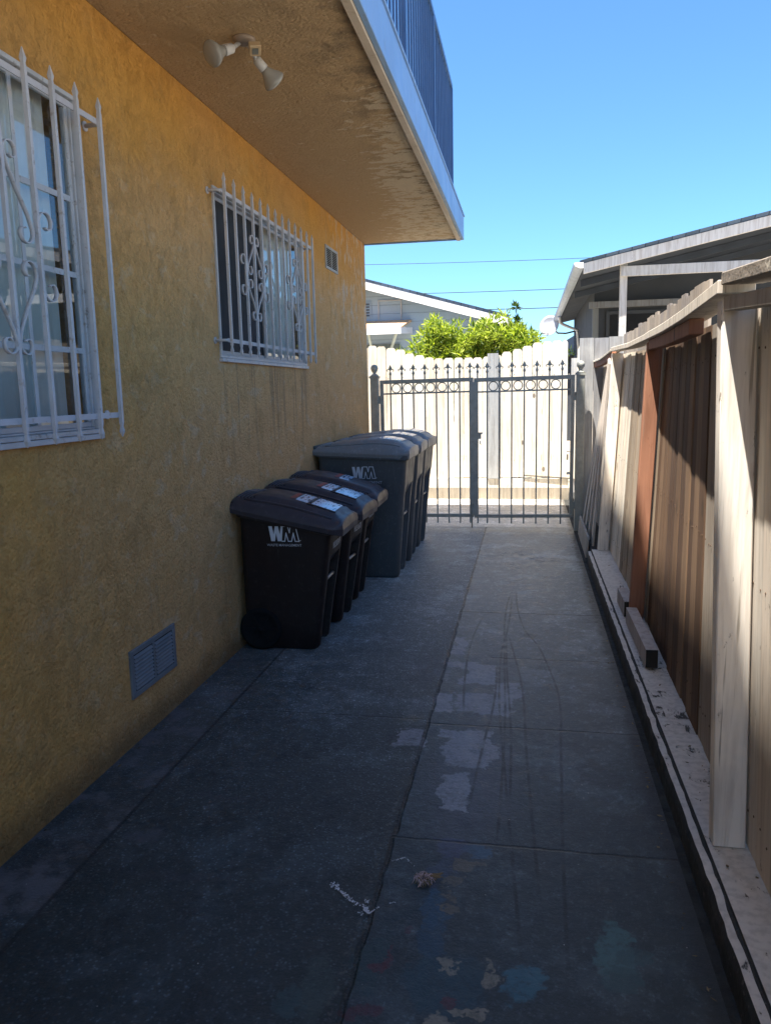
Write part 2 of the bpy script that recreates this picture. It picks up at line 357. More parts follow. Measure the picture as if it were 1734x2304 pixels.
    # broken-up bits of pale film
    fl = n.ramp(n.noise(22, 6, .7, src=n.mp((1, .55, 1))), .585, .60)
    near = n.math('MULTIPLY', n.ramp(n.vmath('LENGTH', n.vmath('MULTIPLY', n.vmath('SUBTRACT', P, (.0, 7.3, 0)), (2.6, 1.3, 0))), 1, .3), fl)
    c = n.mix(n.math('MULTIPLY', near, .9), c, (.42, .40, .37))
    # bare strip along the foot of the wall
    strip = n.ramp(n.math('ADD', X, n.math('MULTIPLY', n.math('SUBTRACT', mid, .5), .05)), -1.49, -1.53)
    sc_ = n.ramp(n.math('ADD', n.noise(5, 5, .6), n.math('MULTIPLY', Y, -.045)), .36, .50)
    c = n.mix(n.math('MULTIPLY', strip, n.math('ADD', .1, n.math('MULTIPLY', sc_, .8))), c, (.115, .115, .125))
    seam = n.math('ABSOLUTE', n.math('ADD', X, 1.505)); c = n.mix(n.ramp(seam, .012, .003, 0, .6), c, (.01, .01, .012))
    # joints
    jx = n.math('ADD', X, n.math('MULTIPLY', n.math('SUBTRACT', n.noise(9, 5, .65), .5), .030))
    jd = n.math('ABSOLUTE', n.math('ADD', jx, .468))
    jl = n.math('ABSOLUTE', n.math('ADD', jx, .50))
    jm = n.math('MULTIPLY', n.ramp(jd, .012, .003), n.ramp(n.noise(30, 4, .7, src=n.mp((1, .35, 1))), .35, .6, .35, 1))
    jin = n.math('MULTIPLY', jm, n.ramp(Y, 8.95, 8.9))
    c = n.mix(n.math('MULTIPLY', jin, .65), c, (.018, .018, .019))
    c = n.mix(n.math('MULTIPLY', n.math('MULTIPLY', n.ramp(jl, .014, .003), n.ramp(n.noise(40, 4, .7), .5, .6)), .45), c, (.16, .15, .13))
    cross = None
    for yy, a, xa, xb in ((5.43, 1, -.47, .56), (4.475, .55, -.2, .56), (3.51, .7, -.47, .56), (2.535, .75, -.47, .56), (1.57, .6, -.47, .56), (7.0, .25, -.47, .56), (8.89, .9, -1.8, -.42), (6.6, .2, -1.8, -.47), (3.55, .3, -1.5, -.47), (10.2, .7, -2, .6)):
        dy = n.math('ABSOLUTE', n.math('SUBTRACT', n.math('ADD', Y, n.math('MULTIPLY', n.math('SUBTRACT', mid, .5), .02)), yy))
        m_ = n.math('MULTIPLY', n.ramp(dy, .008, .003, 0, a), n.math('MULTIPLY', n.ramp(X, xa-.01, xa), n.ramp(X, xb+.01, xb)))
        cross = m_ if cross is None else n.math('MAXIMUM', cross, m_)
    c = n.mix(n.math('MULTIPLY', cross, .85), c, (.012, .012, .013))
    # drag marks left by bins and wheels
    lines = (((-.083, 6.12), (-.019, 5.1), (.074, 4.72), (.12, 4.41), (.169, 3.91), (.154, 3.28), (.13, 2.5), (.12, 1.9)),
             ((-.11, 5.9), (-.125, 5.03), (-.149, 4.58), (-.135, 3.81), (-.099, 3.26), (-.03, 2.3), (.0, 1.9)),
             ((-.124, 5.0), (-.068, 4.51), (-.021, 4.03), (.004, 3.27), (.05, 2.2)),
             ((-.117, 6.07), (-.147, 5.48), (-.13, 4.53), (-.10, 3.6), (-.10, 2.4)),
             ((-.3, 5.35), (-.344, 4.79), (-.336, 4.1), (-.30, 3.6)),
             ((-.13, 5.0), (-.11, 4.3), (-.07, 3.5), (-.06, 2.7)), ((-.18, 4.5), (-.16, 3.9), (-.19, 3.3), (-.22, 2.7)))
    dm = None
    for L in lines:
        L = sorted(L, key=lambda p: p[1]); xx = None
        cv = n.t.nodes.new('ShaderNodeFloatCurve'); cm = cv.mapping; cm.use_clip = False
        y0, y1 = L[0][1], L[-1][1]
        cu = cm.curves[0]
        for i, (lx, ly) in enumerate(L):
            u_ = (ly-y0)/(y1-y0); v_ = lx+.5
            if i == 0: cu.points[0].location = (0, v_)
            elif i == len(L)-1: cu.points[-1].location = (1, v_)
            else: cu.points.new(u_, v_)
        cm.update()
        n.link(n.math('DIVIDE', n.math('SUBTRACT', Y, y0), y1-y0), cv.inputs['Value'])
        d_ = n.math('ABSOLUTE', n.math('SUBTRACT', n.math('ADD', X, .5), cv.outputs[0]))
        m_ = n.math('MULTIPLY', n.ramp(d_, .010, .002), n.math('MULTIPLY', n.ramp(Y, y0-.05, y0+.3), n.ramp(Y, y1+.05, y1-.3)))
        dm = m_ if dm is None else n.math('MAXIMUM', dm, m_)
    dm = n.math('MULTIPLY', dm, n.ramp(n.noise(7, 4, .6), .3, .6, .15, .8))
    c = n.mix(dm, c, (.014, .014, .016))
    # crumbs
    c = n.mix(n.ramp(n.voro(7.5), .022, .012), c, n.mix(n.ramp(n.noise(3), .45, .5), (.02, .02, .02), (.45, .44, .42)))
    c = n.mix(n.ramp(n.voro(4, src=n.mp((1, .8, 1), (3, 1, 0))), .012, .008), c, (.55, .54, .52))
    # grimy edge against kerb
    c = n.mix(n.ramp(n.math('ADD', X, n.math('MULTIPLY', n.math('SUBTRACT', mid, .5), .10)), .44, .50, 0, .8), c, (.022, .023, .023))
    rgh = n.math('ADD', n.math('MULTIPLY', right, -.08), n.ramp(mid, .3, .7, .46, .62)); n.rough(rgh)
    h = n.math('ADD', n.math('MULTIPLY', fine, n.math('SUBTRACT', .7, n.math('MULTIPLY', right, .35))), n.math('MULTIPLY', mid, .9))
    h = n.math('ADD', h, n.math('MULTIPLY', n.noise(60, 4, .7), n.math('SUBTRACT', .7, n.math('MULTIPLY', right, .4))))
    h = n.math('SUBTRACT', h, n.math('ADD', n.math('MULTIPLY', jin, 1.3), n.math('MULTIPLY', cross, 1.5)))
    n.bump(h, .0065, .9)
    return n.color(c)
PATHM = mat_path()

def plastic(name, c, rough=.42):
    n = N(name, rough, .32)
    sc_ = n.noise(9, 6, .7, src=n.mp((3, 3, .5)))
    col = n.mix(n.ramp(sc_, .5, .75, 0, .35), c, tuple(k*1.5+.012 for k in c))
    col = n.mix(n.ramp(n.noise(21, 8, .78), .54, .66, 0, .5), col, tuple(k*1.8+.02 for k in c)); col = n.mix(n.ramp(n.noise(60, 3, .6, src=n.mp((1, 1, .12))), .66, .72, 0, .5), col, tuple(k*2+.04 for k in c))
    n.rough(n.ramp(n.noise(7, 4), .3, .7, rough-.08, rough+.14)); n.bump(n.noise(220, 2), .0012, .5)
    return n.color(col)
BROWNP = plastic('brown_plastic', (.017, .011, .011), .5); GREYP = plastic('grey_plastic', (.075, .084, .090), .45)
BLID = plastic('brown_lid_sky_lit', (.048, .043, .052), .38); GLID = plastic('grey_lid_sky_lit', (.20, .21, .215), .38)  # lids lighter than the bodies: sky reflection mixed into their colour
PRINT = simple('white_print', (.62, .66, .72), .5, .03)
STEEL = simple('galvanised_steel', (.35, .35, .36), .35, .1, metal=.7)
def mat_label():
    n = N('paper_label', .16, .7); X, Y, Z = n.sep()
    t = n.noise(34, 3, .6, src=n.mp((1, .45, 1))); ln = n.math('FRACT', n.math('MULTIPLY', X, 42))
    c = n.mix(n.math('MULTIPLY', n.ramp(t, .5, .56), n.ramp(ln, .25, .35)), (.50, .66, .84), (.10, .16, .26))
    return n.color(c)
LABELM = mat_label(); RED = simple('red_print', (.30, .06, .05), .5)

def mat_glass():
    m = bpy.data.materials.new('window_glass'); m.use_nodes = True; t = m.node_tree; t.nodes.clear()
    o = t.nodes.new('ShaderNodeOutputMaterial'); mx = t.nodes.new('ShaderNodeMixShader'); tr = t.nodes.new('ShaderNodeBsdfTransparent')
    gl = t.nodes.new('ShaderNodeBsdfGlossy'); gl.inputs['Roughness'].default_value = .012; gl.inputs[0].default_value = (.95, .97, 1, 1)
    fr = t.nodes.new('ShaderNodeFresnel'); fr.inputs[0].default_value = 1.95; tr.inputs[0].default_value = (.93, .95, .95, 1)
    t.links.new(fr.outputs[0], mx.inputs[0]); t.links.new(tr.outputs[0], mx.inputs[1]); t.links.new(gl.outputs[0], mx.inputs[2]); t.links.new(mx.outputs[0], o.inputs[0])
    return m
GLASS = mat_glass()
def mat_leaf(name, c1, c2):
    n = N(name, .45, .4); g = n.t.nodes.new('ShaderNodeNewGeometry')
    r = g.outputs['Random Per Island']
    col = n.mix(r, c1, c2); n.color(col)
    n.b.inputs['Subsurface Weight'].default_value = 0
    tl = n.t.nodes.new('ShaderNodeBsdfTranslucent'); n.link(n.mix(1, col, (1.2, 1.3, .5), 'MULTIPLY'), tl.inputs[0])
    mx = n.t.nodes.new('ShaderNodeMixShader'); mx.inputs[0].default_value = .35
    n.t.links.new(n.b.outputs[0], mx.inputs[1]); n.t.links.new(tl.outputs[0], mx.inputs[2])
    n.t.links.new(mx.outputs[0], n.t.nodes['Material Output'].inputs[0]); return n
LEAF = mat_leaf('citrus_leaf', (.07, .14, .012), (.54, .60, .08)); LEAFD = mat_leaf('dark_leaf', (.03, .06, .02), (.08, .13, .03))
BARK = simple('bark', (.12, .09, .06), .9, .2, 8, bump=.01)

# ---------------------------------------------------------------- setting
g = MB(); g.quad((-120, -60, -.03), (120, -60, -.03), (120, 200, -.03), (-120, 200, -.03)); tag(g.build('ground', GROUND), kind='structure')
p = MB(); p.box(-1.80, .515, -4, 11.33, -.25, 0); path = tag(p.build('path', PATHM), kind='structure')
# right hand kerb that carries the fence
k = MB()
random.seed(3)
ys = [-3+i*.055 for i in range(190)]
outer = [.553+random.uniform(-.002, .002) for _ in ys]; top = [.088+random.uniform(-.006, .005) for _ in ys]
gr = [random.uniform(-.004, .002) for _ in ys]
def ring(i): return [(outer[i]-.006, ys[i], -.2), (outer[i]-.004, ys[i], .06), (outer[i]+.004, ys[i], top[i]), (.582+gr[i], ys[i], top[i]+.002), (.584+gr[i], ys[i], .094), (.5875, ys[i], .094), (.5895, ys[i], .105), (.86, ys[i], .112), (.86, ys[i], -.2)]
mi = [1, 1, 0, 1, 1, 1, 0, 1]
kk = [i for i in range(len(ys)) if not (4.75 < ys[i] < 4.85 or 7.3 < ys[i])]
for a in range(len(ys)-1):
    if ys[a+1] > 7.25: break
    r0, r1 = ring(a), ring(a+1)
    for j in range(8): k.quad(r0[j], r0[j+1], r1[j+1], r1[j], mi[j])
k.quad(*[ring(0)[q] for q in (0, 2, 7, 8)], 1); e = [i for i in range(len(ys)) if ys[i] <= 7.25][-1]; k.quad(*[ring(e)[q] for q in (0, 2, 7, 8)], 1)
k.box(.585, .86, 7.27, 11.4, -.2, .10, 1)
tag(k.build('curb', [PEEL, DIRTY_SHADE]), kind='structure')
g2 = MB(); g2.box(.515, .60, 7.2, 11.33, -.2, -.006); g2.box(.5155, .56, -4, 7.2, -.2, -.012)
tag(g2.build('gutter_soil', simple('crumbled_soil', (.035, .035, .032), .95, .4, 20, bump=.02, bs=40)), kind='structure')

# ---------------------------------------------------------------- yellow building
WX = -1.785; YE = 8.67; SZ = 3.205
bld = thing('apartment_building', 'ochre yellow stucco apartment building with barred windows and an overhanging balcony', 'building', (-5, 4, 0))
W1 = (1.18, 3.005, 1.45, 2.78); W2 = (4.375, 6.19, 1.815, 2.785)
V2 = (6.915, 7.36, 2.70, 2.905)
def holed_wall(mb, holes, y0, y1, z0, z1, depth):
    yy = sorted({y0, y1, *[h[0] for h in holes], *[h[1] for h in holes]}); zz = sorted({z0, z1, *[h[2] for h in holes], *[h[3] for h in holes]})
    for a, b in zip(yy, yy[1:]):
        for c_, d in zip(zz, zz[1:]):
            if any(h[0] <= a and b <= h[1] and h[2] <= c_ and d <= h[3] for h in holes): continue
            mb.quad((WX, a, c_), (WX, b, c_), (WX, b, d), (WX, a, d))
    for h in holes:
        a, b, c_, d = h; X0 = WX-depth
        mb.quad((WX, a, c_), (X0, a, c_), (X0, a, d), (WX, a, d)); mb.quad((WX, b, c_), (X0, b, c_), (X0, b, d), (WX, b, d))
        mb.quad((WX, a, c_), (X0, a, c_), (X0, b, c_), (WX, b, c_)); mb.quad((WX, a, d), (X0, a, d), (X0, b, d), (WX, b, d))
wl = MB(); holed_wall(wl, [W1, W2], -5, YE, -.2, SZ-.002, .14)
wl.quad((WX, YE, -.2), (-9, YE, -.2), (-9, YE, 8.1), (WX, YE, 8.1)); wl.quad((WX, -5, -.2), (-9, -5, -.2), (-9, -5, 8.1), (WX, -5, 8.1)); wl.quad((-9, -5, -.2), (-9, YE, -.2), (-9, YE, 8.1), (-9, -5, 8.1))
wl.quad((WX, -5, 3.43), (WX, YE, 3.43), (WX, YE, 8.1), (WX, -5, 8.1))
wl.build('wall', STUCCO, bld)
s = MB(); s.box(WX+.001, -.722, -5, YE-.02, SZ, 3.42); s.build('balcony_soffit', SOFFIT, bld)
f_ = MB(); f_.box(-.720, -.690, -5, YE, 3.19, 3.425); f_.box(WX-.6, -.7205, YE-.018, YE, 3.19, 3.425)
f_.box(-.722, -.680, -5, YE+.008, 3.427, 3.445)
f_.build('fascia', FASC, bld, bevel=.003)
t_ = MB(); t_.box(-.765, -.7215, -5, YE-.022, 3.180, 3.203); t_.build('soffit_trim', TRIM, bld, bevel=.003)
fl = MB(); fl.box(WX+.001, -.70, -5, YE, 3.447, 3.46); fl.build('balcony_floor', CONC, bld)
# balcony railing
rl = MB(); rl.box(-.825, -.785, -5, 8.52, 4.66, 4.70); rl.box(-.818, -.792, -5, 8.52, 3.56, 3.585)
rl.box(WX+.01, -.826, 8.48, 8.52, 4.66, 4.70); rl.box(WX+.01, -.826, 8.487, 8.513, 3.56, 3.585)
for yy in (8.50, 6.9, 5.3, 3.7, 2.1, .5): rl.box(-.827, -.783, yy-.02, yy+.02, 3.46, 4.66)
railing = rl.build('balcony_railing', RAILM, bld)
for i in range(52):
    yy = 8.50-.125*i-.0625
    if yy < 2.0: break
    b_ = MB().box(-.812, -.798, yy-.007, yy+.007, 3.585, 4.66); b_.build('baluster', RAILM, railing)
for i in range(7):
    xx = -.94-.12*i; MB().box(xx-.007, xx+.007, 8.493, 8.507, 3.585, 4.66).build('baluster', RAILM, railing)
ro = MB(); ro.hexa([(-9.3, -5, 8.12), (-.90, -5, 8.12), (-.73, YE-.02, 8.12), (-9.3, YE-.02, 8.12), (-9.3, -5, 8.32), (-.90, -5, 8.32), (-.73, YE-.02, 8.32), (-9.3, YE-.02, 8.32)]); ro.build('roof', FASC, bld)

def window(y0, y1, z0, z1, split, kind):
    fr = MB(); X = WX
    def fram(a, b, c_, d, t, xa, xb):
        fr.box(xa, xb, a, b, c_, c_+t); fr.box(xa, xb, a, b, d-t, d); fr.box(xa, xb, a, a+t, c_+t+.0005, d-t-.0005); fr.box(xa, xb, b-t, b, c_+t+.0005, d-t-.0005)
    fram(y0+.001, y1-.001, z0+.001, z1-.001, .018, X-.035, X+.012)
    fram(y0+.020, y1-.020, z0+.020, z1-.020, .008, X-.050, X-.004)
    fram(split-.002, y1-.029, z0+.029, z1-.029, .020, X-.030, X-.014)
    fram(y0+.029, split+.03, z0+.029, z1-.029, .020, X-.047, X-.031)
    fr.box(X-.02, X+.022, y0-.01, y1+.006, z0-.022, z0-.001)
    f = fr.build('window', ALU, bld, bevel=.002)
    pn = MB(); pn.quad((X-.022, split+.024, z0+.045), (X-.022, y1-.045, z0+.045), (X-.022, y1-.045, z1-.045), (X-.022, split+.024, z1-.045))
    pn.build('pane', GLASS, f)
    pn = MB(); pn.quad((X-.039, y0+.045, z0+.045), (X-.039, split+.005, z0+.045), (X-.039, split+.005, z1-.045), (X-.039, y0+.045, z1-.045))
    if kind == 2: pn.build('insect_screen', SCREEN, f)
    else: pn.build('pane', GLASS, f)
    mu = MB()
    if kind == 1:
        for zz in (1.79, 2.09, 2.385): mu.box(X-.020, X-.0155, y0+.05, y1-.05, zz-.011, zz+.011)
        for yy in (2.62, 2.2, 1.8, 1.5): mu.box(X-.0150, X-.0115, yy-.010, yy+.010, z0+.05, z1-.05)
        mu.build('muntins', ALU, f)
    rm = MB(); a, b, c_, d = y0-.1, y1+.3, z0-.1, z1+.1; xx = X-1.2; X0 = X-.16
    rm.quad((xx, a, c_), (xx, b, c_), (xx, b, d), (xx, a, d)); rm.quad((X0, a, c_), (xx, a, c_), (xx, a, d), (X0, a, d)); rm.quad((X0, b, c_), (xx, b, c_), (xx, b, d), (X0, b, d))
    rm.quad((X0, a, c_), (xx, a, c_), (xx, b, c_), (X0, b, c_)); rm.quad((X0, a, d), (xx, a, d), (xx, b, d), (X0, b, d))
    rm.build('room_interior', GLASSDARK, f)
    cu = MB(); base = 0; n_ = 40; ya, yb = (y0+.03, y1-.075) if kind == 1 else (split+.05, y1-.05)
    for i in range(n_):
        u0, u1 = ya+(yb-ya)*i/n_, ya+(yb-ya)*(i+1)/n_; x0_ = X-.085+.012*sin(i*1.4); x1_ = X-.085+.012*sin((i+1)*1.4)
        cu.quad((x0_, u0, z0-.02), (x1_, u1, z0-.02), (x1_, u1, z1+.02), (x0_, u0, z1+.02))
    cu.build('curtain', CURT, f)
    return f
window(*W1, 2.28, 1); window(*W2, 5.26, 2)

def louvre(name, y0, y1, z0, z1, mat, skew=0):
    fr = MB(); X = WX; e = .032
    fr.box(X-.002, X+.010, y0, y1, z0, z0+e*.8); fr.box(X-.002, X+.010, y0, y1, z1-e*.8, z1)
    fr.box(X-.002, X+.010, y0, y0+e, z0+e*.8+.0004, z1-e*.8-.0004); fr.box(X-.002, X+.010, y1-e, y1, z0+e*.8+.0004, z1-e*.8-.0004)
    m = (y0+y1)/2; fr.box(X-.002, X+.009, m-.012, m+.012, z0+e*.8+.0004, z1-e*.8-.0004)
    o = fr.build(name, mat, bld, bevel=.002)
    bk = MB(); bk.box(X-.0015, X+.001, y0+.01, y1-.01, z0+.01, z1-.01); bk.build('backing', BLACKR, o)
    sl_ = MB(); nn = 9
    for i in range(nn):
        zc = z0+e+(z1-z0-2*e)*(i+.5)/nn; hh = (z1-z0-2*e)/nn*.40
        for a, b in ((y0+e+.003, m-.014), (m+.014, y1-e-.003)):
            sl_.hexa([(X+.0015, a, zc+hh*.2), (X+.011, a, zc-hh*1.0), (X+.011, b, zc-hh*1.0), (X+.0015, b, zc+hh*.2), (X+.0015, a, zc+hh), (X+.012, a, zc-hh*.7), (X+.012, b, zc-hh*.7), (X+.0015, b, zc+hh)])
    sl_.build('louvre', mat, o)
    return o
louvre('wall_vent', *V2, simple('vent_metal', (.34, .33, .31), .5, .1, 9))
louvre('foundation_vent', 3.10, 3.555, .217, .447, simple('dull_zinc', (.15, .165, .18), .55, .2, 7, dirt=((.24, .26, .28), .4), bump=.002, bs=30))

# security grilles
def spiral(cy, cz, r, a0, a1, rend, n=22):
    return [(cy+(r+(rend-r)*i/n)*cos(a0+(a1-a0)*i/n), cz+(r+(rend-r)*i/n)*sin(a0+(a1-a0)*i/n)) for i in range(n+1)]
def grille(label, ybars, z0, z1, rz0, rz1, centers, ya, yb):
    g = thing('window_grille', label, 'window grille', (WX, (ya+yb)/2, z0))
    X = -1.70; w = .0075
    for rz in (rz0, rz1):
        fr = MB()
        fr.box(X-.0135, X-w-.0003, ya, yb, rz-.011, rz+.011)
        for yy, d in ((ya, 1), (yb, -1)):
            fr.tube([(X-.010, yy, rz), (X-.03, yy-d*.012, rz), (WX+.002, yy-d*.02, rz)], .009, 6)
            fr.lathe([(.02, 0), (.02, .006)], (WX, yy-d*.02, rz), (1, 0, 0), 10)
        fr.build('rail', BARW, g)
    for y in ybars:
        b = MB(); zs = [(z0, .0012), (z0+.022, .0085), (z0+.045, .0048), (z0+.062, w), (z1-.065, w), (z1-.05, .0058), (z1-.035, .0088), (z1, .0012)]
        base = 0
        for zz, r in zs: b.v += [(X-r, y-r, zz), (X+r, y-r, zz), (X+r, y+r, zz), (X-r, y+r, zz)]
        for i in range(len(zs)-1):
            for q in range(4): b.face([i*4+q, i*4+(q+1) % 4, i*4+4+(q+1) % 4, i*4+4+q])
        b.face([0, 3, 2, 1]); b.face([4*len(zs)-4+q for q in range(4)])
        b.build('bar', BARW, g)
    zc = (rz0+rz1)/2-.008; H = (rz1-rz0)/1.165
    for c_ in centers:
        sc_ = MB()
        for sy in (1, -1):
            for sz in (1, -1):
                pth = spiral(.047, .32*H, .040, pi*1.0-2*pi*1.35*0, pi*1.0, .04, 1)[:1]
                top = spiral(.047, .315*H, .041, pi, -pi*.75, .014)
                pth = top[::-1]+[(.02, .27*H), (.06, .20*H), (.112, .125*H)]+spiral(.088, .055*H+.01, .046, .35, -pi*1.55, .014)
                sc_.strip([(c_+sy*a, zc+sz*b) for a, b in pth], .004, X-.008, X+.008)
            # outer C scroll
            top = spiral(.215, .115*H, .047, pi, -pi*.7, .016)
            pth = top[::-1]+[(.168, -.02*H)]
            bot = [(a, -b) for a, b in top]
            pth = top[::-1]+bot
            sc_.strip([(c_+sy*a, zc+b) for a, b in pth], .004, X-.008, X+.008)
        sc_.build('scroll', BARW, g)
    return g
y1b = [3.043, 2.88, 2.725, 2.567, 2.40, 2.243, 2.086, 1.93, 1.773, 1.616, 1.46, 1.30, 1.145]
grille('white scrolled security grille over the near left window', y1b, 1.432, 2.785, 1.525, 2.693, [2.403, 1.46], 1.12, 3.052)
y2b = [4.358+.1525*i for i in range(13)]
grille('white scrolled security grille over the half screened far window', y2b, 1.83, 2.842, 1.912, 2.74, [4.815, 5.73], 4.33, 6.20)

# flood light on the soffit
L0 = Vector((-1.285, 3.635, SZ))
fx = thing('flood_light', 'twin bulb flood light with a small motion sensor under the balcony', 'light', L0)
CREAM = simple('aged_cream_plastic', (.50, .38, .24), .5, .1, 9); BULB = simple('frosted_bulb', (.30, .29, .27), .15, .05); BRONZ = simple('bronze_metal', (.26, .21, .17), .4, .1)
MB().lathe([(.052, .001), (.052, -.010), (.038, -.022), (.018, -.026)], L0, (0, 0, 1), 28).build('mounting_plate', BRONZ, fx)
def bulb(arm_pts, d, c_):
    hb = MB().tube([Vector(p) for p in arm_pts], [.010]*len(arm_pts), 10); d = Vector(d).normalized(); c_ = Vector(c_)
    hb.lathe([(.012, -.085), (.021, -.075), (.024, -.028), (.023, -.026)], c_, d, 20)
    h = hb.build('lamp_holder', ALU, fx)
    MB().lathe([(.020, -.026), (.024, -.012), (.036, .008), (.049, .028), (.055, .040), (.055, .047), (.048, .054), (.030, .060), (.008, .062)], c_, d, 28).build('bulb', BULB, fx)
bulb([L0+Vector((-.02, -.01, -.02)), L0+Vector((-.03, -.03, -.04)), (-1.325, 3.585, 3.150)], (-.50, -.72, -.42), (-1.365, 3.530, 3.115))
bulb([L0+Vector((.01, .02, -.02)), L0+Vector((.02, .06, -.04)), (-1.262, 3.725, 3.145)], (.42, .50, -.52), (-1.222, 3.772, 3.100))
sn = MB(); c_ = Vector((-1.232, 3.615, 3.158)); ax = Vector((.3, -.45, -.85)).normalized(); u = ax.cross(Vector((1, .4, 0))).normalized(); v = ax.cross(u)
def obox(mb, c_, u, v, ax, a, b, h0, h1): return mb.hexa([c_+u*i*a+v*j*b+ax*h for h in (h0, h1) for i, j in ((-1, -1), (1, -1), (1, 1), (-1, 1))])
obox(sn, c_, u, v, ax, .026, .026, 0, .032); sn.tube([L0+Vector((.02, .02, -.02)), c_+ax*.004], .008, 8)
sens = sn.build('motion_sensor', CREAM, fx, bevel=.004)
obox(MB(), c_, u, v, ax, .014, .014, .0322, .035).build('lens', simple('sensor_lens', (.16, .17, .16), .25), sens)

# ---------------------------------------------------------------- wheeled bins
def wm_logo(parent, x0, x1, z0, facey, full=True):
    """logo on a -Y facing side; face at y=yface + slope*(z-z0)"""
    w = x1-x0; s_ = w/2.02; h = s_*1.0
    m = MB()
    def put(pts, t=.0008):
        b = len(m.v)
        for px, pz in pts: m.v.append((x0+px*s_, facey(x0+px*s_, z0+pz*s_), z0+pz*s_))
        m.face(list(range(b, b+len(pts))))
    W_ = [(0, 1), (.24, 1), (.33, .45), (.44, 1), (.66, 1), (.74, .45), (.84, 1), (.98, 1), (.86, 0), (.58, 0), (.50, .55), (.40, 0), (.14, 0)]
    for tri in ((0, 1, 2, 11, 12), (2, 3, 10, 11), (3, 4, 5, 10), (5, 9, 10), (5, 6, 8, 9), (6, 7, 8)): put([W_[i] for i in tri])
    Mo = [(.98, 1), (1.30, 1), (1.40, .58), (1.48, 1), (1.82, 1), (2.02, 0), (1.76, 0), (1.66, .55), (1.52, 0), (1.30, 0), (1.17, .55), (1.06, 0), (.88, 0)]
    for i in range(len(Mo)-1):
        a = Vector(Mo[i]); b = Vector(Mo[i+1]); d = (b-a).normalized(); nn = Vector((-d.y, d.x))*.032
        a2 = a-d*.03; b2 = b+d*.03
        put([a2-nn, b2-nn, b2+nn, a2+nn])
    put([(2.10+.035*cos(q*pi/3), .06+.035*sin(q*pi/3)) for q in range(6)])
    m.build('logo', PRINT, parent, off=1)
    Mt = Matrix.Translation((x0+w*.5-(0 if full else .022), 0, z0-.030*(w/.18)-(0 if full else .012))) @ Matrix.Rotation(pi/2, 4, 'X')
    lt_ = text_mesh('WASTE MANAGEMENT', (.0205 if full else .030)*(w/.18), PRINT, 'lettering', parent, Mt, sx=.98 if full else 1.02)
    for v_ in lt_.data.vertices: v_.co.y = facey(v_.co.x, v_.co.z)-.0002

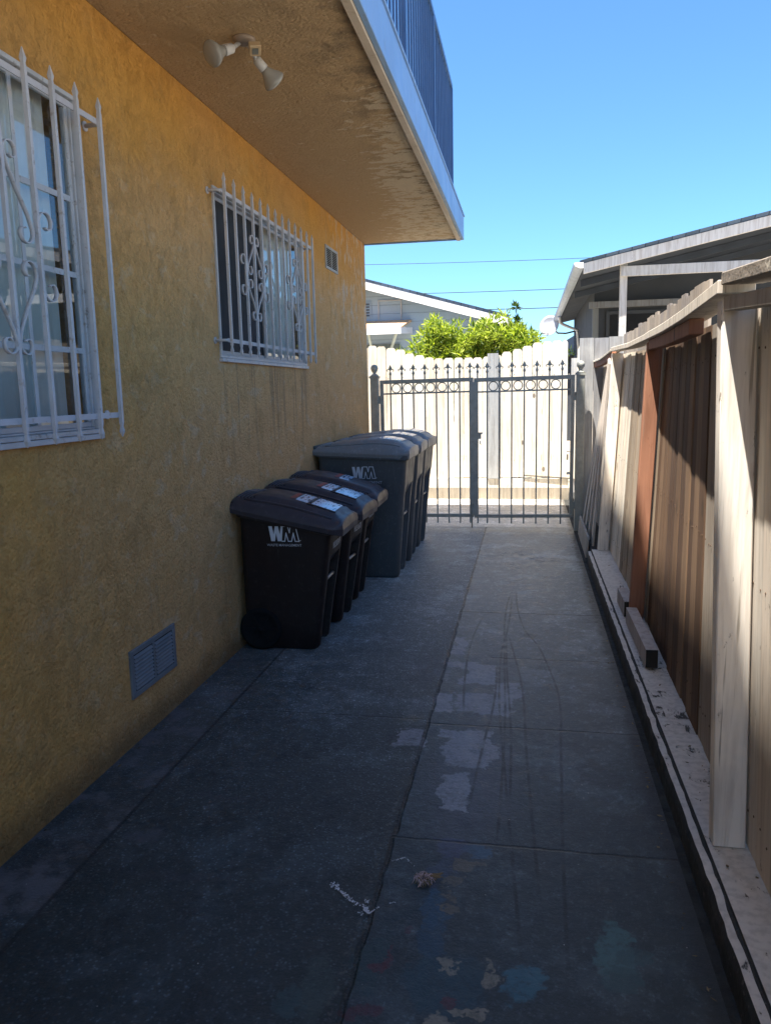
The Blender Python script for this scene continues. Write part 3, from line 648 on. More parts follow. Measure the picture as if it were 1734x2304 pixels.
def make_bin(big):
    if big: name, lab = 'grey_bin', 'x'; xb0, xb1, xt0, xt1, wb, wt, zr0, zr1, lx0, lx1, lw = -.26, .365, -.30, .46, .42, .57, 1.105, 1.07, -.335, .49, .63; body_m, lid_m = GREYP, GLID
    else: name, lab = 'brown_bin', 'x'; xb0, xb1, xt0, xt1, wb, wt, zr0, zr1, lx0, lx1, lw = -.305, .165, -.295, .285, .34, .45, .905, .785, -.34, .36, .50; body_m, lid_m = BROWNP, BLID
    root = thing(name, lab, 'wheeled bin')
    # body
    m = MB(); levels = [0, .02, .25, .5, .62, .66, .75, .88, .985, 1.0]
    notch_top = .62
    def ringp(t):
        w_ = (wb+(wt-wb)*t)/2; a = xb0+(xt0-xb0)*t; b = xb1+(xt1-xb1)*t; r = .045
        if t == 0: w_ -= .012; a += .012; b -= .012
        if big and t > .74: w_ += .008; b += .006
        d = .075 if t <= notch_top else .075*max(0, (.70-t)/.08) if t < .70 else 0
        nw = w_*.62; pts = []
        for (cx, cy, a0) in ((a+r, -w_+r, pi), (b-r, -w_+r, 1.5*pi)):
            pts += [(cx+r*cos(a0+q*pi/8), cy+r*sin(a0+q*pi/8)) for q in range(5)]
        pts += [(b, -nw), (b-d, -nw*.88), (b-d, nw*.88), (b, nw)]
        for (cx, cy, a0) in ((b-r, w_-r, 0), (a+r, w_-r, .5*pi)):
            pts += [(cx+r*cos(a0+q*pi/8), cy+r*sin(a0+q*pi/8)) for q in range(5)]
        return pts, a, b
    rings = []
    for t in levels:
        pts, a, b = ringp(t); base = len(m.v); 
        for px, py in pts:
            ztop = zr0+(zr1-zr0)*((px-xt0)/(xt1-xt0)); m.v.append((px, py, t*ztop))
        rings.append((base, len(pts)))
    n_ = rings[0][1]
    for i in range(len(rings)-1):
        for q in range(n_):
            q2 = (q+1) % n_; sharp = 9 <= q <= 13
            m.face([rings[i][0]+q, rings[i][0]+q2, rings[i+1][0]+q2, rings[i+1][0]+q], 0, not sharp)
    m.face(list(range(n_))[::-1]); m.face([rings[-1][0]+q for q in range(n_)])
    # rim collar
    body = m.build('body', body_m, root, off=1)
    rm = MB(); rr = []
    for dz, ex in ((-.045, .006), (-.043, .018), (-.006, .020), (-.002, .010)):
        pts, a, b = ringp(1.0); base = len(rm.v)
        for px, py in pts:
            cx, cy = (a+b)/2, 0; ln = 1
            sx = 1 if px > cx else -1; sy = 1 if py > 0 else -1
            ztop = zr0+(zr1-zr0)*((px-xt0)/(xt1-xt0)); rm.v.append((px+sx*ex, py+sy*ex, ztop+dz))
        rr.append(base)
    for i in range(3):
        for q in range(n_):
            q2 = (q+1) % n_; rm.face([rr[i]+q, rr[i]+q2, rr[i+1]+q2, rr[i+1]+q])
    rm.face([rr[0]+q for q in range(n_)]); rm.build('rim', body_m, body, off=1)
    # lid
    l = MB(); NX, NY = 44, 28
    def zl(x, y):
        t = (x-lx0)/(lx1-lx0); zb = zr0+(zr1-zr0)*((x-xt0)/(xt1-xt0))+.004
        v_ = min(1, abs(y)/(lw/2)); e = (1-v_**5)
        def pw(tb):
            for (p, q), (r_, s_) in zip(tb, tb[1:]):
                if t <= r_: return q+(s_-q)*(t-p)/(r_-p)
            return tb[-1][1]
        if big: crown = pw(((0, .02), (.06, .035), (.3, .062), (.55, .092), (.72, .100), (.86, .085), (.96, .055), (1, .045)))
        else: crown = pw(((0, .045), (.05, .066), (.16, .074), (.35, .086), (.55, .086), (.75, .074), (.93, .058), (.98, .058), (1, .050)))
        e = 1-.55*v_**4-.45*v_**14
        inner = (.016 if big else .020)*max(0, min(1, (lw/2*.76-abs(y))/.022))*max(0, min(1, (t-.15)/.05))*max(0, min(1, (.955-t)/.03))
        return zb+.006+crown*e+inner
    for i in range(NX+1):
        for j in range(NY+1):
            u = i/NX; v_ = j/NY; x = lx0+(lx1-lx0)*u; y = -lw/2+lw*v_
            # round the front corners
            if u > .9: y *= 1-.10*((u-.9)/.1)**2
            l.v.append((x, y, zl(x, y)))
    top = lambda i, j: i*(NY+1)+j
    for i in range(NX):
        for j in range(NY): l.face([top(i, j), top(i+1, j), top(i+1, j+1), top(i, j+1)], 0, True)
    per = [top(0, j) for j in range(NY+1)]+[top(i, NY) for i in range(1, NX+1)]+[top(NX, j) for j in range(NY-1, -1, -1)]+[top(i, 0) for i in range(NX-1, 0, -1)]
    b1 = len(l.v); cx = (lx0+lx1)/2
    for q in per:
        vx, vy, vz = l.v[q]; zb = zr0+(zr1-zr0)*((vx-xt0)/(xt1-xt0))
        l.v.append((vx+(.004 if vx > cx else -.004), vy*1.012, min(vz-.012, zb+.010)))
    for q in per:
        vx, vy, vz = l.v[q]; zb = zr0+(zr1-zr0)*((vx-xt0)/(xt1-xt0)); l.v.append((vx*.998, vy*.99, zb-.030))
    P_ = len(per)
    for q in range(P_):
        q2 = (q+1) % P_; l.face([per[q], per[q2], b1+q2, b1+q]); l.face([b1+q, b1+q2, b1+P_+q2, b1+P_+q])
    l.face([b1+P_+q for q in range(P_)])
    lid = l.build('lid', lid_m, root, off=1)
    rib = MB()
    for sy in (-1, 1):
        pth = [(lx0+(lx1-lx0)*u, sy*lw*.40, zl(lx0+(lx1-lx0)*u, sy*lw*.40)+.002) for u in [.12+.78*q/12 for q in range(13)]]
        rib.tube(pth, .008, 6)
    for q in range(6):
        x = lx0+.03+q*.022; rib.tube([(x, -lw*.36, zl(x, -lw*.36)+.002), (x, 0, zl(x, 0)+.004), (x, lw*.36, zl(x, lw*.36)+.002)], .006, 6)
    rib.build('lid_ribs', lid_m, lid, off=1)
    hd = MB(); zz = zr0+.03
    hd.tube([(lx0+.012, -lw/2+.02, zz), (lx0+.012, lw/2-.02, zz)], .016, 10)
    for yy in (-lw*.3, 0, lw*.3): hd.box(lx0+.01, lx0+.10, yy-.02, yy+.02, zz-.045, zz-.012)
    hd.build('handle', body_m, root, off=1)
    # labels on the lid
    def sticker(x0, x1, y0, y1, mat, nm):
        st = MB(); a_, b_ = 6, 6
        for i in range(a_+1):
            for j in range(b_+1):
                x = x0+(x1-x0)*i/a_; y = y0+(y1-y0)*j/b_; st.v.append((x, y, zl(x, y)+.0035))
        for i in range(a_):
            for j in range(b_): st.face([i*7+j, i*7+7+j, i*7+8+j, i*7+1+j], 0, True)
        st.build(nm, mat, lid, off=1)
    fr_ = MB()
    if big:
        sticker(.20, .40, -.17, .15, LABELM, 'label_sheet')
        sticker(.06, .10, -.02, .10, RED, 'warning_mark')
    else:
        sticker(.145, .29, -.125, .125, LABELM, 'label_sheet'); sticker(.045, .120, -.125, .125, LABELM, 'icon_strip'); sticker(.005, .035, -.10, .09, RED, 'warning_mark')
        for sy in (-1, 1): fr_.tube([(x_, sy*.140, zl(x_, sy*.14)+.004) for x_ in (.12, .18, .24, .30)], .006, 6)
        fr_.tube([(.133, y_, zl(.133, y_)+.004) for y_ in (-.14, -.05, .05, .14)], .005, 6)
        fr_.build('label_frame', lid_m, lid, off=1)
    # wheels
    wr = .135 if not big else .15; wx = xb0+.09 if big else -.195; 
    for sy in (-1, 1):
        yo = wb/2+.002 if not big else wb/2+.01
        wm = MB(); wm.lathe([(.02, -.03), (wr-.02, -.03), (wr, -.018), (wr, .018), (wr-.02, .03), (wr-.035, .018), (.03, .012), (.025, .022), (.01, .024)], (wx, sy*yo, wr), (0, sy, 0), 30)
        wo = wm.build('wheel', BLACKR, root, off=1)
        hb = MB(); 
        for q in range(6):
            a = q*pi/3; hb.bar((wx+.03*cos(a), sy*(yo+.018), wr+.03*sin(a)), (wx+(wr-.03)*cos(a), sy*(yo+.022), wr+(wr-.03)*sin(a)), .016, .01, (0, 1, 0))
        hb.lathe([(.012, .02), (.012, .034), (.004, .037)], (wx, sy*yo, wr), (0, sy, 0), 12); hb.build('spokes', BLACKR, wo, off=1)
    MB().tube([(wx, -wb/2, wr), (wx, wb/2, wr)], .011, 8).build('axle', STEEL, root, off=1)
    # catch bar in the front recess
    zb_ = .43*zr0*1.12; t = zb_/zr1; bx = xb1+(xt1-xb1)*t
    MB().tube([(bx-.022, -wb*.34, zb_), (bx-.022, wb*.34, zb_)], .010, 8).build('catch_bar', STEEL, root, off=1)
    # print
    def facey(x, z):
        t = z/(zr0+(zr1-zr0)*((x-xt0)/(xt1-xt0))); w_ = (wb+(wt-wb)*t)/2
        if big: w_ += .008*max(0, min(1, (t-.66)/.09))
        return -(w_+.0028)
    if not big: wm_logo(body, -.105, .085, .705, facey, True)
    else: wm_logo(body, .0, .20, .875, facey, False)
    return root, (xb1, xt1, zr1, wt)
def serial(root, txt, geo, z, sz, mat=PRINT):
    xb1, xt1, zr1, wt = geo; t = z/zr1; x = xb1+(xt1-xb1)*t+.0025
    Mt = Matrix.Translation((x, 0.0, z)) @ Matrix.Rotation(math.atan((xt1-xb1)/zr1), 4, 'Y') @ Matrix.Rotation(pi/2, 4, 'Z') @ Matrix.Rotation(pi/2, 4, 'X')
    b = [c_ for c_ in root.children if c_.name.startswith('body')][0]
    text_mesh(txt, sz, mat, 'serial_number', b, Mt, sx=.8)
B, gb = make_bin(False)
G, gg = make_bin(True)
bins = [B, copy_tree(B), copy_tree(B)]
BX = -1.455
for o, y, rz, lb, s_ in zip(bins, (4.655, 5.235, 5.815), (.02, -.03, .015), ('nearest brown wheeled bin against the yellow wall, its wheel and whole side in view', 'brown wheeled bin in the middle of the three brown ones, second blue labelled lid', 'brown wheeled bin beside the first tall grey bin, its lid without the big blue label'), ('W230349', 'W231670', 'W230118')):
    o.location = (BX+(.0 if y < 5 else .012 if y < 5.5 else -.008), y, 0); o.rotation_euler.z = rz; tag(o, lb, 'wheeled bin', 'brown wheeled bins along the yellow wall'); serial(o, s_, gb, .635, .062)
# the third brown lid has only the small strip
for ch in bins[2].children:
    if ch.name.startswith('lid'):
        for gch in list(ch.children):
            if gch.name.startswith('label_sheet') or gch.name.startswith('label_frame'): bpy.data.objects.remove(gch)
gbins = [G, copy_tree(G), copy_tree(G)]
for o, y, rz, lb in zip(gbins, (6.60, 7.27, 7.93), (.0, .025, -.03), ('tall grey wheeled bin nearest the brown bins, white printed logo on its side', 'tall grey wheeled bin in the middle of the three grey ones', 'tall grey wheeled bin closest to the black iron gate')):
    o.location = (BX, y, 0); o.rotation_euler.z = rz; tag(o, lb, 'wheeled bin', 'grey wheeled bins by the gate')

# ---------------------------------------------------------------- iron gate
GY = 8.83
def ball_post(x, label, top):
    t = thing('gate_post', label, 'gate post', (x, GY, 0), 'ball topped gate posts')
    MB().box(x-.045, x+.045, GY-.045, GY+.045, -.1, top).build('post', IRON, t, bevel=.004)
    c_ = MB(); c_.box(x-.055, x+.055, GY-.055, GY+.055, top-.018, top+.006)
    c_.lathe([(.052, top+.006), (.040, top+.022), (.022, top+.032), (.018, top+.042), (.026, top+.05), (.030, top+.06), (.040, top+.075), (.044, top+.095), (.040, top+.115), (.026, top+.131), (.006, top+.138)], (x, GY, 0), (0, 0, 1), 20)
    c_.build('ball_cap', IRON, t)
ball_post(-1.738, 'ball topped gate post against the corner of the yellow building', 1.765)
ball_post(.566, 'ball topped gate post beside the weathered timber fence', 1.745)
def finial(b, x, z):
    r = .008; b.box(x-.008, x+.008, GY-.008, GY+.008, .068 if True else 0, z-.125)
    b.lathe([(.009, z-.125), (.016, z-.105), (.010, z-.088), (.006, z-.070), (.010, z-.062)], (x, GY, 0), (0, 0, 1), 8)
    b.prism([(x-.006, z-.066), (x+.006, z-.066), (x+.022, z-.048), (x+.014, z-.028), (x, z), (x-.014, z-.028), (x-.022, z-.048)], 1, GY-.004, GY+.004)
    for s_ in (-1, 1): b.tube([(x+s_*.006, GY, z-.060), (x+s_*.022, GY, z-.052), (x+s_*.036, GY, z-.054), (x+s_*.038, GY, z-.068), (x+s_*.028, GY, z-.074)], .0055, 6)
def leaf(x0, x1, label, tilt, ringsx, pick, left):
    t = thing('gate_leaf', label, 'gate', ((x0+x1)/2, GY, .12), 'leaves of the double iron gate')
    fr = MB(); z = lambda x: tilt*(x-x0); T = 1.700; B_ = .150
    def rail(zc, h, d, xa=x0, xb=x1): fr.hexa([(xa, GY-d, zc-h+z(xa)), (xb, GY-d, zc-h+z(xb)), (xb, GY+d, zc-h+z(xb)), (xa, GY+d, zc-h+z(xa)), (xa, GY-d, zc+h+z(xa)), (xb, GY-d, zc+h+z(xb)), (xb, GY+d, zc+h+z(xb)), (xa, GY+d, zc+h+z(xa))])
    rail(T, .022, .020); rail(B_, .019, .020); rail(1.566, .009, .012, x0+.04, x1-.04)
    fr.box(x0, x0+.04, GY-.0205, GY+.0205, B_+.0195+z(x0), T-.0225+z(x0)); fr.box(x1-.04, x1, GY-.0205, GY+.0205, B_+.0195+z(x1), T-.0225+z(x1))
    xh = x0 if left else x1; s_ = -1 if left else 1
    for zz in (1.50, .28): fr.box(min(xh, xh+s_*.05), max(xh, xh+s_*.05), GY-.014, GY+.014, zz-.045, zz+.045)
    f = fr.build('frame', IRON, t, bevel=.002)
    for x in pick:
        b = MB(); finial(b, x, 1.895+z(x)); b.build('picket', IRON, t)
    for a, b in ringsx:
        xc = (a+b)/2; rr = .050; rg = MB(); zc = 1.626+z(xc)
        rg.tube([(xc+rr*cos(q*2*pi/28), GY, zc+rr*sin(q*2*pi/28)) for q in range(28)], .0065, 6, closed=True); rg.build('ring', IRON, t)
    return t
pl_ = [-1.553+.132*i for i in range(7)]
lf = leaf(-1.675, -.606, 'left leaf of the double iron gate, partly behind the bins', .008, list(zip(pl_, pl_[1:])), pl_+[-.645], True)
pr = [-.452+.137*i for i in range(7)]
lr = leaf(-.600, .505, 'right leaf of the double iron gate with latch', .010, list(zip(pr, pr[1:])), pr+[-.560], False)
MB().box(-.649, -.557, GY-.026, GY-.0215, .16, 1.68).build('cover_plate', IRON, lf)
lt = MB(); lt.box(-.556, -.52, GY-.03, GY+.02, 1.04, 1.10); lt.box(-.556, -.505, GY-.034, GY-.0305, 1.095, 1.115); lt.tube([(-.53, GY-.02, 1.02), (-.53, GY-.02, .98), (-.515, GY-.02, .98)], .006, 6); lt.build('latch', IRON, lr)
MB().tube([(-.625, GY-.035, .02), (-.625, GY-.035, .30), (-.60, GY-.035, .30)], .008, 8).build('drop_bolt', IRON, lf)

# ---------------------------------------------------------------- cream back fence
BY = 11.36
bf = thing('picket_fence', 'tall cream dog-eared board fence behind the iron gate', 'fence', (-1, BY, 0))
random.seed(11)
def topz(x):
    pts = [(-4.5, 2.32), (-2.2, 2.26), (-1.9, 2.20), (-1.38, 2.06), (-1.0, 2.045), (-.65, 2.04), (-.35, 2.10), (0, 2.19), (.2, 2.25), (.35, 2.25), (.7, 2.24)]
    for (a, b), (c_, d) in zip(pts, pts[1:]):
        if a <= x <= c_: return b+(d-b)*(x-a)/(c_-a)
    return 2.2
NAIL = simple('rusty_nail', (.10, .055, .03), .7)
x = -3.6; CREAMS = [(.88, .79, .64), (.90, .83, .70), (.85, .74, .60), (.90, .84, .73)]
i = 0
while x < .53:
    wd = random.uniform(.136, .146); x0_n = x; x1 = min(x+wd, .555); z = topz((x+x1)/2)+random.uniform(-.012, .012); e = .032; tl = random.uniform(-.006, .006); yo = random.uniform(-.004, .004)
    z0 = .31+random.uniform(-.01, .01)
    pk = MB()
    for zz in (.57, .63, 1.72, 1.79):
        if random.random() < .75: pk.lathe([(.0045, 0), (.0045, .002)], ((x+x1)/2+random.choice((-.04, .04)), BY+yo-.0005, zz+random.uniform(-.01, .01)), (0, -1, 0), 7, 1)
    pk.prism([(x+.002, z0), (x1-.003, z0), (x1-.003+tl, z-e*1.1), (x1-e*.55+tl, z-e*.35), (x1-e+tl, z), (x+e+tl, z), (x+e*.55+tl, z-e*.35), (x+.002+tl, z-e*1.1)], 1, BY+yo, BY+.018+yo).build('picket', [WOOD, NAIL], bf, color=random.choice(CREAMS))
    x = x1; i += 1
MB().box(-3.6, .58, BY-.02, BY+.02, .16, .295).build('kick_board', WPEEL, bf, color=(.80, .76, .66))
MB().box(-3.6, .60, BY-.075, BY-.025, -.02, .17).build('curb_beam', WOOD, bf, color=(.36, .32, .26))
for zz in (.6, 1.75): MB().box(-3.6, .58, BY+.03, BY+.07, zz-.04, zz+.04).build('rail', WOOD, bf, color=(.5, .45, .38))
MB().box(-.575, -.42, BY-.045, BY-.006, .30, 2.10).build('post', WOOD, bf, color=(.42, .43, .43), label='bare grey post on the cream fence')
MB().box(.60, .69, BY-.06, BY+.03, 0, 2.0).build('post', WOOD, bf, color=(.5, .5, .5))
MB().prism([(.64, .3), (.75, .3), (.75, 2.1), (.715, 2.2), (.68, 2.1)], 1, BY-.09, BY-.07).build('picket', WOOD, bf, color=CREAMS[3])
MB().bar((-.06, BY-.03, .345), (.60, BY-.035, .30), .02, .022).build('loose_slat', WOOD, bf, color=(.22, .20, .17))

# ---------------------------------------------------------------- leaning side fence
sf = thing('side_fence', 'weathered leaning timber fence on the right with painted and red stained posts', 'fence', (.7, 3, .1))
def lerp(tab, y):
    if y <= tab[0][0]: return tab[0][1]
    for (a, b), (c_, d) in zip(tab, tab[1:]):
        if y <= c_: return b+(d-b)*(y-a)/(c_-a)
    return tab[-1][1]
XB = lambda y: lerp([(0, .597), (2.45, .603), (5.0, .645), (7.2, .640), (9.6, .66), (11.3, .66)], y)   # alley face of posts at the kerb
XT = lambda y: lerp([(0, .535), (2.45, .555), (3.6, .626), (5.0, .712), (7.2, .73), (9.6, .72), (11.3, .70)], y)
ZTAB = [(-1.5, 1.66), (0, 1.745), (1.9, 1.862), (2.43, 1.897), (3.24, 1.889), (4.0, 1.893), (4.95, 1.911), (5.9, 1.908), (7.2, 1.938), (8.2, 1.895), (11.3, 1.89)]
ZT = lambda y: lerp(ZTAB, y)
def lpost(y, w, d, col, mat=WPEEL, z0=.108, name='post', label=None, ztop=None):
    a, b = XB(y), XT(y); zt = (ztop or ZT(y)-.052); a0 = a
    MB().hexa([(a, y, z0), (a+w, y, z0), (a+w, y+d, z0), (a, y+d, z0), (b, y, zt), (b+w, y, zt), (b+w, y+d, zt), (b, y+d, zt)]).build(name, mat, sf, bevel=.004, color=col, label=label)
WHITEC = (.88, .82, .74); RUST = (.36, .17, .105)
lpost(2.46, .100, .060, WHITEC, label='thick white painted post nearest the camera')
lpost(0.0, .100, .060, WHITEC); lpost(4.96, .088, .055, RUST, WOOD, label='red stained post'); lpost(7.18, .095, .06, (.88, .81, .72), label='white painted post'); lpost(9.7, .09, .08, WHITEC)
# boards behind the posts
random.seed(21)
y = -1.2; nb = 0
while y < 11.3:
    wd = random.uniform(.125, .145); yc = y+wd/2
    if yc < 2.4: col = random.choice([(.58, .51, .43), (.62, .54, .46), (.50, .43, .36)])
    elif yc < 2.95: col = random.choice([(.58, .53, .47), (.50, .45, .39)])
    elif yc < 3.35: col = (.34, .29, .24)
    elif yc < 4.95: col = random.choice([(.12, .072, .045), (.16, .098, .06), (.21, .135, .085), (.10, .06, .04)])
    elif yc < 6.35: col = random.choice([(.34, .27, .20), (.28, .22, .16), (.40, .32, .24)])
    elif yc < 7.2: col = random.choice([(.80, .73, .62), (.72, .64, .53)])
    else: col = random.choice([(.60, .52, .44), (.40, .36, .31), (.66, .58, .50)])
    o = .104+random.uniform(-.003, .004); a, b = XB(y)+o, XT(y)+o; a2, b2 = XB(y+wd)+o, XT(y+wd)+o
    if 2.46 < yc < 5.0: zt = ZT(yc)-.06
    else: zt = ZT(yc)-.057
    z0 = .114
    gp = .004; s_ = random.uniform(-.006, .006)
    bm_ = MB()
    if yc > 1.5:
        for zz in (.25, .98, 1.70):
            for dy in (-.03, .035):
                t = (zz-.11)/1.75; bm_.lathe([(.004, 0), (.004, .002)], (a+(b-a)*t+.0005, yc+dy+random.uniform(-.008, .008), zz+random.uniform(-.02, .02)), (-1, 0, 0), 6, 1)
    bm_.hexa([(a, y+gp, z0), (a+.016, y+gp, z0), (a2+.016, y+wd, z0), (a2, y+wd, z0), (b, y+gp+s_, zt), (b+.016, y+gp+s_, zt), (b2+.016, y+wd+s_, zt), (b2, y+wd+s_, zt)]).build('board', [WPEEL if col[0] > .5 else WOOD, NAIL], sf, color=col)
    y += wd; nb += 1
# top rails (laid flat on the posts)
def flat_rail(y0, y1, w, h, col, dz=0, dx=0, mat=WPEEL, n=12, name='top_rail', label=None, tx=0):
    m = MB(); prev = None
    for i in range(n+1):
        y = y0+(y1-y0)*i/n; x = XT(y)+dx; z = ZT(y)+dz
        m.v += [(x, y, z-h), (x+w, y, z-h+tx), (x+w, y, z+tx), (x, y, z)]
    for i in range(n):
        for q in range(4): m.face([i*4+q, i*4+(q+1) % 4, i*4+4+(q+1) % 4, i*4+4+q])
    m.face([0, 1, 2, 3]); m.face([n*4+q for q in range(4)]); m.build(name, mat, sf, color=col, bevel=.003, label=label)
CAPC = (.66, .60, .52)
flat_rail(2.44, 4.99, .105, .040, CAPC, 0, -.018, label='bowed pale cap rail')
flat_rail(4.995, 7.20, .100, .036, CAPC, 0, -.012)
flat_rail(7.25, 11.3, .10, .02, (.62, .58, .50), -.010, -.012)
flat_rail(-1.5, 2.435, .115, .036, (.30, .27, .24), .02, -.01, mat=mat_peel('bleached_peeling', (.24, .205, .17), (.50, .45, .38)), tx=.0, label='rotten dark cap rail with flaking paint')
flat_rail(-1.5, 2.455, .05, .042, (.42, .38, .33), -.046, .004, WOOD, name='rail', tx=0)
m = MB(); pts = [(3.18, -.048), (3.9, -.046), (4.5, -.044), (4.955, -.044)]
flat_rail(3.18, 4.955, .055, .060, RUST, -.0415, .003, WOOD, 8, 'rail', 'red stained rail under the cap')
flat_rail(7.25, 9.65, .04, .055, RUST, -.0315, .002, WOOD, 6, 'rail')
# middle rails seen on bays (low board rails)
# leaning loose boards propped past the far post
lb_ = thing('loose_boards', 'three pale narrow boards leaning slanted past the far white post', 'boards', (.62, 8.2, 0))
for i, (yb, yt, xb, xt, col) in enumerate(((7.42, 7.27, .600, .712, (.66, .58, .50)), (7.75, 7.38, .590, .722, (.60, .52, .45)), (8.1, 7.50, .582, .735, (.66, .60, .52)), (8.42, 7.62, .574, .748, (.62, .55, .47)))):
    MB().hexa([(xb, yb, .02), (xb+.02, yb, .02), (xb+.02, yb+.12, .02), (xb, yb+.12, .02), (xt, yt, 1.80), (xt+.02, yt, 1.80), (xt+.02, yt+.12, 1.86), (xt, yt+.12, 1.84)]).build('board', WPEEL, lb_, color=col)
kb = MB().hexa([(.545, 7.35, .0), (.565, 7.35, .0), (.572, 8.6, .0), (.552, 8.6, .0), (.560, 7.40, .19), (.580, 7.40, .19), (.585, 8.6, .20), (.565, 8.6, .20)]).build('kick_board', WPEEL, color=(.42, .38, .33))
tag(kb, 'short low board standing on edge at the foot of the leaning boards', 'board')
# wood blocks on the kerb
BLK = simple('cut_end', (.03, .026, .022), .9)
def block(y0, y1, label):
    m = MB(); m.hexa([(.622, y0, .117), (.685, y0, .117), (.682, y1, .117), (.619, y1, .117), (.622, y0, .218), (.685, y0, .218), (.682, y1, .218), (.619, y1, .218)])
    m.quad((.623, y0-.0015, .118), (.684, y0-.0015, .118), (.684, y0-.0015, .217), (.623, y0-.0015, .217), 1)
    o = m.build('wood_block', [WPEEL, BLK], color=(.44, .40, .39)); tag(o, label, 'timber block', 'timber blocks on the kerb')
block(4.09, 4.90, 'square timber block lying on the kerb on the near side of the red post'); block(5.03, 5.39, 'short timber block on the kerb just beyond the red post')

# tall old board fence behind, and its return
tf = thing('board_fence', 'taller bare grey board fence standing behind the leaning one', 'fence', (1.1, 6, 0))
random.seed(5); y = 4.83
while y < 8.8:
    wd = .14; x = 1.02; zt = 2.19-.012*(y-4.8)+random.uniform(-.02, .02)
    MB().box(x, x+.018, y+.002, y+wd-.003, .05, zt).build('board', WOOD, tf, color=random.choice([(.36, .31, .26), (.30, .26, .22), (.40, .34, .28), (.27, .24, .22)])); y += wd
x = .50+.06
while x < 1.03:
    MB().box(x+.002, x+.155, 9.0, 9.018, .115, 2.135+random.uniform(-.006, .006)).build('board', WOOD, tf, color=random.choice([(.36, .36, .36), (.31, .31, .32), (.40, .40, .40)])); x += .158

# ---------------------------------------------------------------- right neighbour house
rh = thing('neighbour_house', 'grey house with wide shadowed eaves and a white raked bargeboard on the right', 'house', (4, 16, 0))
ex, ez, sl = .72, 3.265, .207; y0, y1 = 11.0, 20.5; xr = 6.0
def rz(x): return ez+sl*(x-ex)
m = MB(); m.hexa([(ex, y0, rz(ex)-.03), (xr, y0, rz(xr)-.03), (xr, y1, rz(xr)-.03), (ex, y1, rz(ex)-.03), (ex-.05, y0-.05, rz(ex-.05)+.01), (xr, y0-.05, rz(xr)+.03), (xr, y1, rz(xr)+.03), (ex-.05, y1, rz(ex-.05)+.01)])
m.hexa([(xr+.001, y0, rz(xr)-.03), (xr+5.3, y0, rz(ex)-.03), (xr+5.3, y1, rz(ex)-.03), (xr+.001, y1, rz(xr)-.03), (xr+.001, y0, rz(xr)+.03), (xr+5.3, y0, rz(ex)+.03), (xr+5.3, y1, rz(ex)+.03), (xr+.001, y1, rz(xr)+.03)])
m.build('roof', SHING, rh)
m = MB(); m.hexa([(ex+.02, y0+.045, rz(ex)-.07), (xr, y0+.045, rz(xr)-.07), (xr, y1, rz(xr)-.07), (ex+.02, y1, rz(ex)-.07), (ex+.02, y0+.045, rz(ex)-.032), (xr, y0+.045, rz(xr)-.032), (xr, y1, rz(xr)-.032), (ex+.02, y1, rz(ex)-.032)])
m.build('eave_soffit', DARKEAVE, rh)
m = MB(); m.hexa([(ex, y0-.005, rz(ex)-.17), (xr, y0-.005, rz(xr)-.17), (xr, y0+.04, rz(xr)-.17), (ex, y0+.04, rz(ex)-.17), (ex, y0-.005, rz(ex)-.032), (xr, y0-.005, rz(xr)-.032), (xr, y0+.04, rz(xr)-.032), (ex, y0+.04, rz(ex)-.032)])
m.build('bargeboard', WOOD, rh, color=(.80, .78, .76), bevel=.003)
for yy in (12.4, 13.9): 
    m = MB(); m.hexa([(ex+.05, yy, rz(ex)-.17), (xr, yy, rz(xr)-.17), (xr, yy+.06, rz(xr)-.17), (ex+.05, yy+.06, rz(ex)-.17), (ex+.05, yy, rz(ex)-.073), (xr, yy, rz(xr)-.073), (xr, yy+.06, rz(xr)-.073), (ex+.05, yy+.06, rz(ex)-.073)]); m.build('rafter', DARKEAVE, rh)
m = MB(); q = [(ex-.11, rz(ex)-.025), (ex-.13, rz(ex)-.03), (ex-.115, rz(ex)-.07), (ex-.05, rz(ex)-.10), (ex-.004, rz(ex)-.10), (ex-.004, rz(ex)-.025)]
m.prism(q, 1, y0-.03, y1); m.build('gutter', simple('gutter_metal', (.34, .40, .50), .4), rh)  # blue shade of the gutter's side put into the metal colour
m = MB(); m.prism([(a, b) for a, b in q], 1, y0-.045, y0-.031); m.build('gutter_end_cap', WPAINT, rh)
MB().box(1.21, 4.6, y0+.10, y0+.15, 3.055, 3.185).build('porch_beam', WOOD, rh, color=(.60, .60, .60), bevel=.003)
MB().box(1.215, 1.305, y0+.155, y0+.245, 0, 3.22).build('porch_post', WOOD, rh, color=(.64, .62, .60), bevel=.003)
MB().box(4.3, 4.39, y0+.155, y0+.245, 0, 3.3).build('porch_post', WOOD, rh, color=(.64, .62, .60))
m = MB(); m.quad((1.12, 14.2, 0), (10.5, 14.2, 0), (10.5, 14.2, rz(3)-.08), (1.12, 14.2, rz(1.12)-.08)); m.quad((1.12, 14.2, 0), (1.12, 20.3, 0), (1.12, 20.3, rz(1.12)-.08), (1.12, 14.2, rz(1.12)-.08))
m.quad((1.12, 14.2, rz(1.12)-.08), (10.5, 14.2, rz(3)-.08), (10.5, 14.2, rz(3)-.07), (6, 14.2, rz(6)-.08)); m.quad((1.12, 20.3, 0), (10.5, 20.3, 0), (10.5, 20.3, 3.2), (1.12, 20.3, 3.2)); m.quad((10.5, 14.2, 0), (10.5, 20.3, 0), (10.5, 20.3, 3.2), (10.5, 14.2, 3.2))
m.build('wall', GREYW, rh)
m = MB(); m.box(1.02, 3.4, 13.98, 14.08, 2.93, 3.03); m.build('header_beam', WOOD, rh, color=(.22, .23, .25))
m = MB(); m.box(1.09, 1.19, 14.12, 14.198, 0, 2.95); m.build('corner_board', WOOD, rh, color=(.20, .215, .23))
